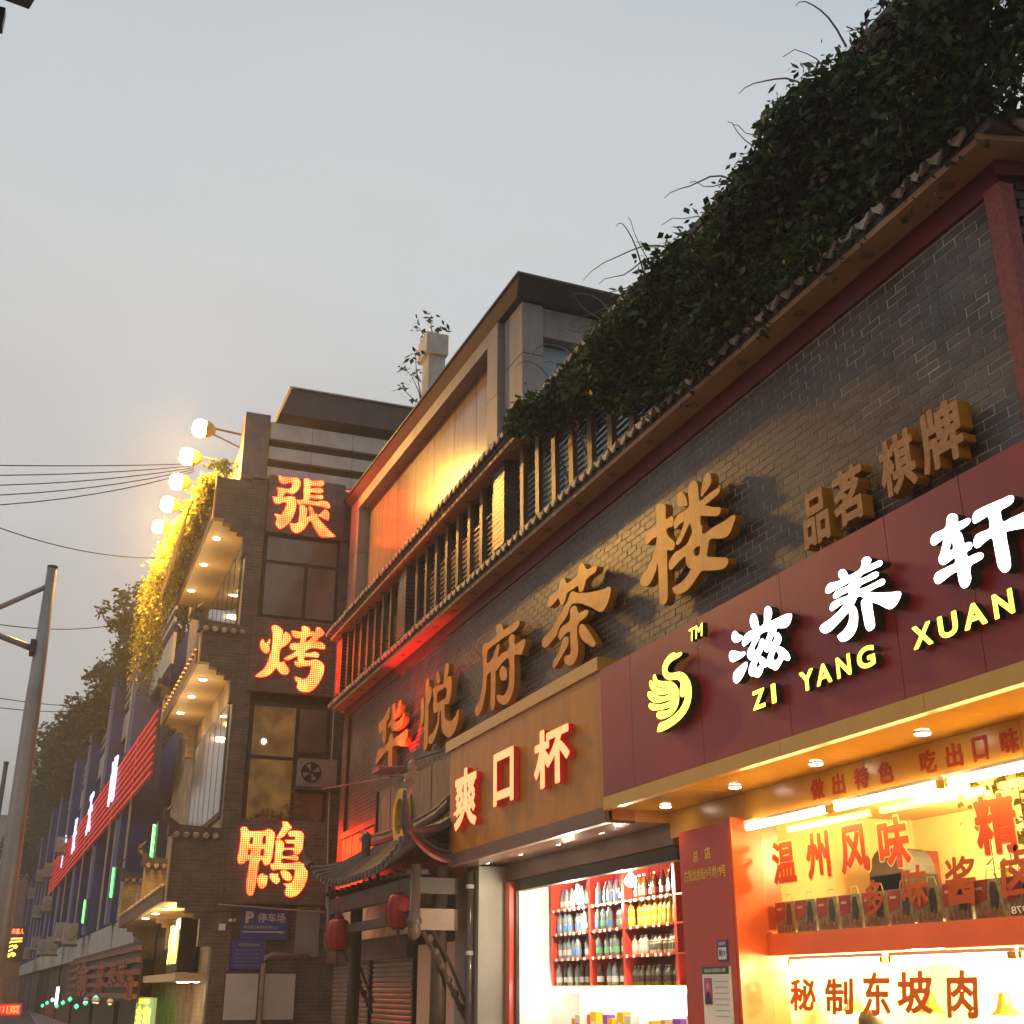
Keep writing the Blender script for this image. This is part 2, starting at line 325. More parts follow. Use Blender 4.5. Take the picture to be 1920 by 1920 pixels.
def place_curve(cu, name, mats, parent, plane, d, depth, kw, fit=None, mirror=False, italic=0):
    """plane 'x': u = -y (seen from -x); plane 'y': u = x (seen from -y). d = front plane"""
    tmp = bpy.data.objects.new('tmp', cu); me = bpy.data.meshes.new_from_object(tmp); bpy.data.objects.remove(tmp)
    co = [v.co.copy() for v in me.vertices]
    if fit:
        x0 = min(c.x for c in co); x1 = max(c.x for c in co); y0 = min(c.y for c in co); y1 = max(c.y for c in co)
        u0, u1, v0, v1 = fit
        for c in co:
            f = (c.x - x0) / (x1 - x0)
            if mirror: f = 1 - f
            c.x = u0 + f * (u1 - u0); c.y = v0 + (c.y - y0) / (y1 - y0) * (v1 - v0); c.x += italic * (c.y - v0)
    zf = max(c.z for c in co); off = org(parent)
    for v, c in zip(me.vertices, co):
        n = zf - c.z
        p = Vector((d + n, -c.x, c.y)) if plane == 'x' else Vector((c.x, d + n, c.y))
        v.co = p - off
    if mirror: me.flip_normals()
    me.materials.clear()
    mats = mats if isinstance(mats, (list, tuple)) else [mats]
    for m in mats: me.materials.append(m)
    me.update()
    if len(mats) > 1:
        ax = 0 if plane == 'x' else 1
        for p in me.polygons: p.material_index = 0 if p.normal[ax] < -.7 else 1
    o = bpy.data.objects.new(name, me); COL.objects.link(o); o.parent = parent; WO[o.name] = off
    return tag(o, **kw)
def glyph(keys, name, mats, parent, plane, d, depth, bevel=0, **kw):
    cu = bpy.data.curves.new('g', 'CURVE'); cu.dimensions = '2D'; cu.fill_mode = 'BOTH'; cu.extrude = depth / 2; cu.bevel_depth = bevel
    for key in keys:
        for ol in GL[key]:
            pts = smooth([(a / 1000, b / 1000) for a, b in ol])
            s = cu.splines.new('POLY'); s.points.add(len(pts) - 1); s.use_cyclic_u = True
            for q, p in zip(s.points, pts): q.co = (p[0], p[1], 0, 1)
    return place_curve(cu, name, mats, parent, plane, d, depth, kw)
_CON = {}
def bold_loops(body, bold):
    """outline loops of a glyph run thickened by bold (in em), by contouring a distance field"""
    key = (body, bold)
    if key in _CON: return _CON[key]
    cu = bpy.data.curves.new('t', 'FONT'); cu.body = body; cu.size = 1; cu.resolution_u = 4
    tmp = bpy.data.objects.new('tmp', cu); me = bpy.data.meshes.new_from_object(tmp); bpy.data.objects.remove(tmp)
    cnt = {}
    for p in me.polygons:
        for e in p.edge_keys: cnt[e] = cnt.get(e, 0) + 1
    co = np.array([v.co[:2] for v in me.vertices]); E = np.array([e for e, c in cnt.items() if c == 1]); bpy.data.meshes.remove(me)
    A, B = co[E[:, 0]], co[E[:, 1]]
    if bold <= 0:
        pass
    res = 88; lo = co.min(0) - bold - .03; hi = co.max(0) + bold + .03; h = (hi - lo).max() / res if len(body) < 3 else (hi - lo)[1] / 70
    nx, ny = int((hi[0] - lo[0]) / h) + 2, int((hi[1] - lo[1]) / h) + 2
    gx = lo[0] + np.arange(nx) * h; gy = lo[1] + np.arange(ny) * h; P = np.stack(np.meshgrid(gx, gy, indexing='ij'), -1).reshape(-1, 2)
    D = np.full(len(P), 9.); W_ = np.zeros(len(P), int)
    for a, b in zip(A, B):
        ab = b - a; t = np.clip(((P - a) @ ab) / (ab @ ab + 1e-12), 0, 1); d = np.hypot(*(P - a - t[:, None] * ab).T); D = np.minimum(D, d)
        c = (a[1] > P[:, 1]) != (b[1] > P[:, 1])
        if c.any(): xx = a[0] + (P[:, 1] - a[1]) / (b[1] - a[1] + 1e-12) * ab[0]; W_ += (c & (P[:, 0] < xx))
    S = (np.where(W_ % 2 == 1, -D, D) - bold).reshape(nx, ny) + 1e-7
    segs = {}
    def ip(i, j, k, l):
        u = S[i, j] / (S[i, j] - S[k, l]); return (round(float(gx[i] + (gx[k] - gx[i]) * u), 5), round(float(gy[j] + (gy[l] - gy[j]) * u), 5))
    ins = S < 0
    any_ = ins[:-1, :-1] | ins[1:, :-1] | ins[:-1, 1:] | ins[1:, 1:]; all_ = ins[:-1, :-1] & ins[1:, :-1] & ins[:-1, 1:] & ins[1:, 1:]
    for i, j in zip(*np.nonzero(any_ & ~all_)):
        c = [(i, j), (i + 1, j), (i + 1, j + 1), (i, j + 1)]; cr_ = []
        for k in range(4):
            a, b = c[k], c[(k + 1) % 4]
            if ins[a] != ins[b]: cr_.append((ins[a], ip(*min(a, b), *max(a, b))))
        outs = [p for f, p in cr_ if f]; inn = [p for f, p in cr_ if not f]
        if len(outs) == 1: segs.setdefault(outs[0], []).append(inn[0])
        else:
            k0 = 0 if cr_[0][0] else 1
            segs.setdefault(cr_[k0][1], []).append(cr_[(k0 + 1) % 4][1]); segs.setdefault(cr_[k0 + 2][1], []).append(cr_[(k0 + 3) % 4][1])
    loops = []
    while segs:
        st = next(iter(segs)); cur = st; L = []
        while cur in segs:
            L.append(cur); q = segs[cur]; n = q.pop()
            if not q: del segs[cur]
            cur = n
            if cur == st: break
        if len(L) > 3:
            out = []
            for k in range(len(L)):
                a, b, c = L[k - 1], L[k], L[(k + 1) % len(L)]
                if abs((b[0] - a[0]) * (c[1] - b[1]) - (b[1] - a[1]) * (c[0] - b[0])) > 2e-6 or k % 6 == 0: out.append(b)
            if len(out) > 2: loops.append(out)
    _CON[key] = loops; return loops
def font_curve(s, bold, depth):
    if bold < .012 or len(s) > 4:
        cu = bpy.data.curves.new('t', 'FONT'); cu.body = s; cu.size = 1; cu.extrude = depth / 2; cu.offset = 0; return cu
    cu = bpy.data.curves.new('t', 'CURVE'); cu.dimensions = '2D'; cu.fill_mode = 'BOTH'; cu.extrude = depth / 2
    for L in bold_loops(s, bold):
        sp_ = cu.splines.new('POLY'); sp_.points.add(len(L) - 1); sp_.use_cyclic_u = True
        for q, p in zip(sp_.points, L): q.co = (p[0], p[1], 0, 1)
    return cu
def text(s, name, mats, parent, plane, d, depth, box, bold=.02, mirror=False, italic=0, **kw):
    """box = (u0, u1, v0, v1); for plane x give world y of the left and right edge (left > right)"""
    cu = font_curve(s, bold, depth)
    u0, u1, v0, v1 = box
    if plane == 'x': u0, u1 = -u0, -u1
    return place_curve(cu, name, mats, parent, plane, d, depth, kw, (u0, u1, v0, v1), mirror, italic)
